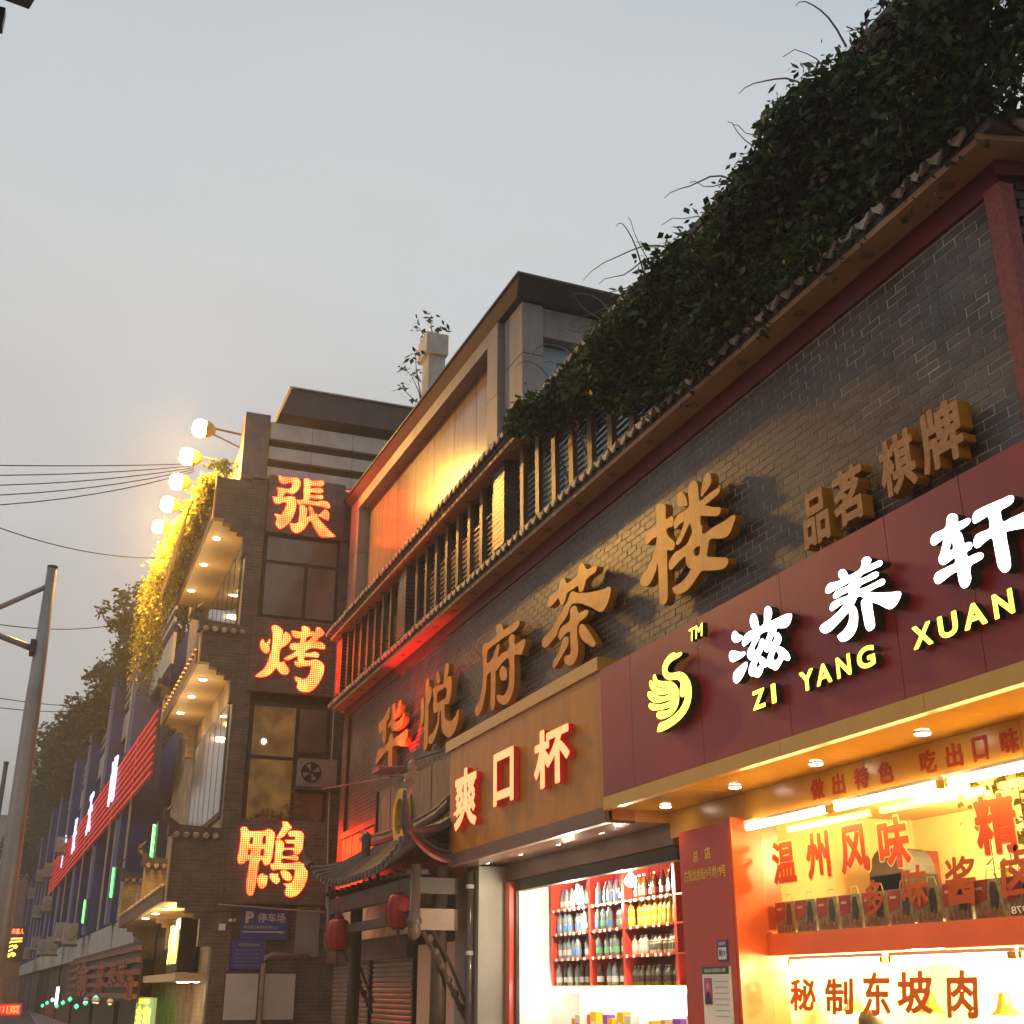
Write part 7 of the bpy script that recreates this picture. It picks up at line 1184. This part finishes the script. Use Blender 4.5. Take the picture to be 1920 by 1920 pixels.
for k in range(30):
    y0 = rng.uniform(25.5, 33.5); sm_.tube([(2.6, y0, 11.3), (2.35, y0 + .2, 12.0), (2.2, y0 + .3, 11.6), (2.1, y0 + .4, 10.6)], .012, 5)
sm_.build('stems', M['twig'], lv)
pb_ = thing('planter', 'long planter trough along the top eave under the lit vines', 'planter', (2.9, 28.5, 11.3)); m = MB(); m.box(2.66, 3.2, 25.3, 33, 11.46, 11.8); m.build('trough', M['greycol'], pb_); m = MB(); m.box(2.70, 3.16, 25.35, 32.9, 11.8, 11.84); m.build('soil', M['twig'], pb_)
def plant(name, label, cat, base, blobs, size, n, mt, trunk_r=.05, group=None, limbs=6):
    t = thing(name, label, cat, base, group); m = MB(); b0 = Vector(base); top = max(Vector(q[:3]) for q in blobs) if 0 else Vector(blobs[0][:3])
    m.tube([b0, b0.lerp(top, .5) + Vector((.05, .05, 0)), top], [trunk_r, trunk_r * .7, trunk_r * .35], 7)
    for q in blobs[:limbs]: m.tube([b0.lerp(top, .45), Vector(q[:3])], [trunk_r * .5, trunk_r * .15], 5)
    m.build('trunk', M['twig'], t); P = []
    for (cx, cy, cz, r) in blobs:
        k = int(n * r); c0 = rng.normal(size=(max(4, k // 24), 3)); c0 /= np.linalg.norm(c0, axis=1)[:, None]; c0 *= (r * rng.random(len(c0)) ** .45)[:, None]; c0[:, 2] *= .8
        cc_ = c0 + np.array([cx, cy, cz]); P.append(clump_points(cc_, (16, 30), (r * .1, r * .22)))
    leafmesh(np.concatenate(P), size, 'crown', mt, t, droop=.2); return t
plant('roof_tree', 'dark sapling on the restaurant roof beside the nearest floodlight', 'tree', (3.0, 26.2, 11.8), [(2.95, 26, 12.75, .38), (2.75, 26.3, 12.4, .35), (2.85, 27.6, 12.8, .4), (2.7, 29, 12.6, .5), (2.6, 31, 12.6, .6)], .12, 900, M['foliagedark'])
rd_ = random.Random(4)
tr = [(4, .5, 14.6, 1.5), (9, -.2, 15.2, 2.2), (15, -.4, 15.4, 2.3), (21, -.5, 15.2, 2.4), (28, -.6, 15.2, 2.7), (37, -.8, 15.6, 3.0), (47, -1.0, 15.8, 3.3), (59, -1.2, 16.2, 3.6), (72, -1.3, 16.0, 3.8), (86, -1.4, 15.2, 4.0)]
ordn = ['nearest', 'second', 'third', 'fourth', 'fifth', 'sixth', 'seventh', 'eighth', 'ninth', 'farthest']
for i, (yl, off, zc, r) in enumerate(tr):
    q = bw_(off + .9, yl, zc); blobs = [(q.x + rd_.uniform(-.3, .5) * r, q.y + rd_.uniform(-1, 1) * r * 1.1, q.z + rd_.uniform(-.7, .5) * r, r * rd_.uniform(.35, .6)) for k in range(9)]
    base = bw_(off + 1.6, yl, 12.6); plant('roof_garden_tree', '%s dark leafy tree rising from the roof of the blue building' % ordn[i], 'tree', tuple(base), blobs, .22 + .02 * i, 480, M['foliagedark'], .12, 'trees on the blue building roof')
# weed on the duct
wd = thing('duct_weed', 'spindly weed with few leaves sprouting from the rooftop duct', 'plant', (8.0, 27.2, 15)); m = MB(); tips = []
for (pts) in ([(8.0, 27.0, 15.2), (7.8, 27.1, 16.2), (7.6, 27.1, 16.6), (7.4, 27.1, 16.8)], [(8.0, 27, 15.7), (7.7, 27.1, 15.9), (7.35, 27.1, 16.2)], [(8.2, 27.2, 17.8), (8.15, 27.2, 18.1), (8.1, 27.2, 18.5)], [(8.2, 27.2, 17.8), (8.3, 27.2, 18.1), (8.45, 27.2, 18.3)], [(8.2, 27.2, 17.8), (7.9, 27.2, 18.0), (7.7, 27.2, 18.2)], [(7.9, 27, 15.7), (7.7, 27, 16.7), (7.65, 27, 17.2)]):
    m.tube(pts, [.02, .014, .008, .006][:len(pts)], 5); tips += [pts[-1], pts[-1], pts[-2]]
m.build('stems', M['twig'], wd); leafmesh(clump_points(np.array(tips), (6, 11), (.08, .13)), .17, 'leaves', M['foliage'], wd)
# ivy inside the deli window
iv = thing('trailing_ivy', 'pale green ivy trailing down behind the right of the deli window', 'plant', (6.3, 6.3, 2.9)); P = []
for (y0, x0, L) in [(6.9 + rng.normal() * .05, 6.2, .35), (6.7, 6.2, .9), (6.6, 6.25, 1.0), (6.5, 6.3, .7), (6.35, 6.2, .85), (6.2, 6.3, 1.0), (6.05, 6.2, .8), (5.9, 6.25, .9), (5.75, 6.2, .7), (5.6, 6.2, 1.0), (5.45, 6.2, .6)]:
    for q in range(int(L * 60)): P.append((x0 + rng.normal() * .05, y0 + rng.normal() * .06, 2.98 - rng.random() * L))
leafmesh(P, .07, 'leaves', mat('ivy_leaf', (.30, .34, .06), .5, .3, 4, 0, rnd=.4, leaf=True), iv, aspect=.8); m = MB()
for k in range(9): m.tube([(6.22, 5.5 + k * .17, 3.0), (6.24, 5.52 + k * .17, 2.5), (6.22, 5.5 + k * .17, 2.1)], .005, 4)
m.build('stems', M['twig'], iv)
# ================================================================= haze
hz = MB(); hz.box(-95, 95, -25, 335, -1, 34); h = hz.build('haze', M['white'], kind='stuff')
hm = bpy.data.materials.new('haze_air'); hm.use_nodes = True; t = hm.node_tree; t.nodes.remove(t.nodes['Principled BSDF'])
pv = N(t, 'ShaderNodeVolumePrincipled'); pv.inputs['Color'].default_value = (.9, .9, .92, 1); pv.inputs['Density'].default_value = HAZE; pv.inputs['Anisotropy'].default_value = .35
t.links.new(pv.outputs[0], t.nodes['Material Output'].inputs['Volume']); h.data.materials.clear(); h.data.materials.append(hm)
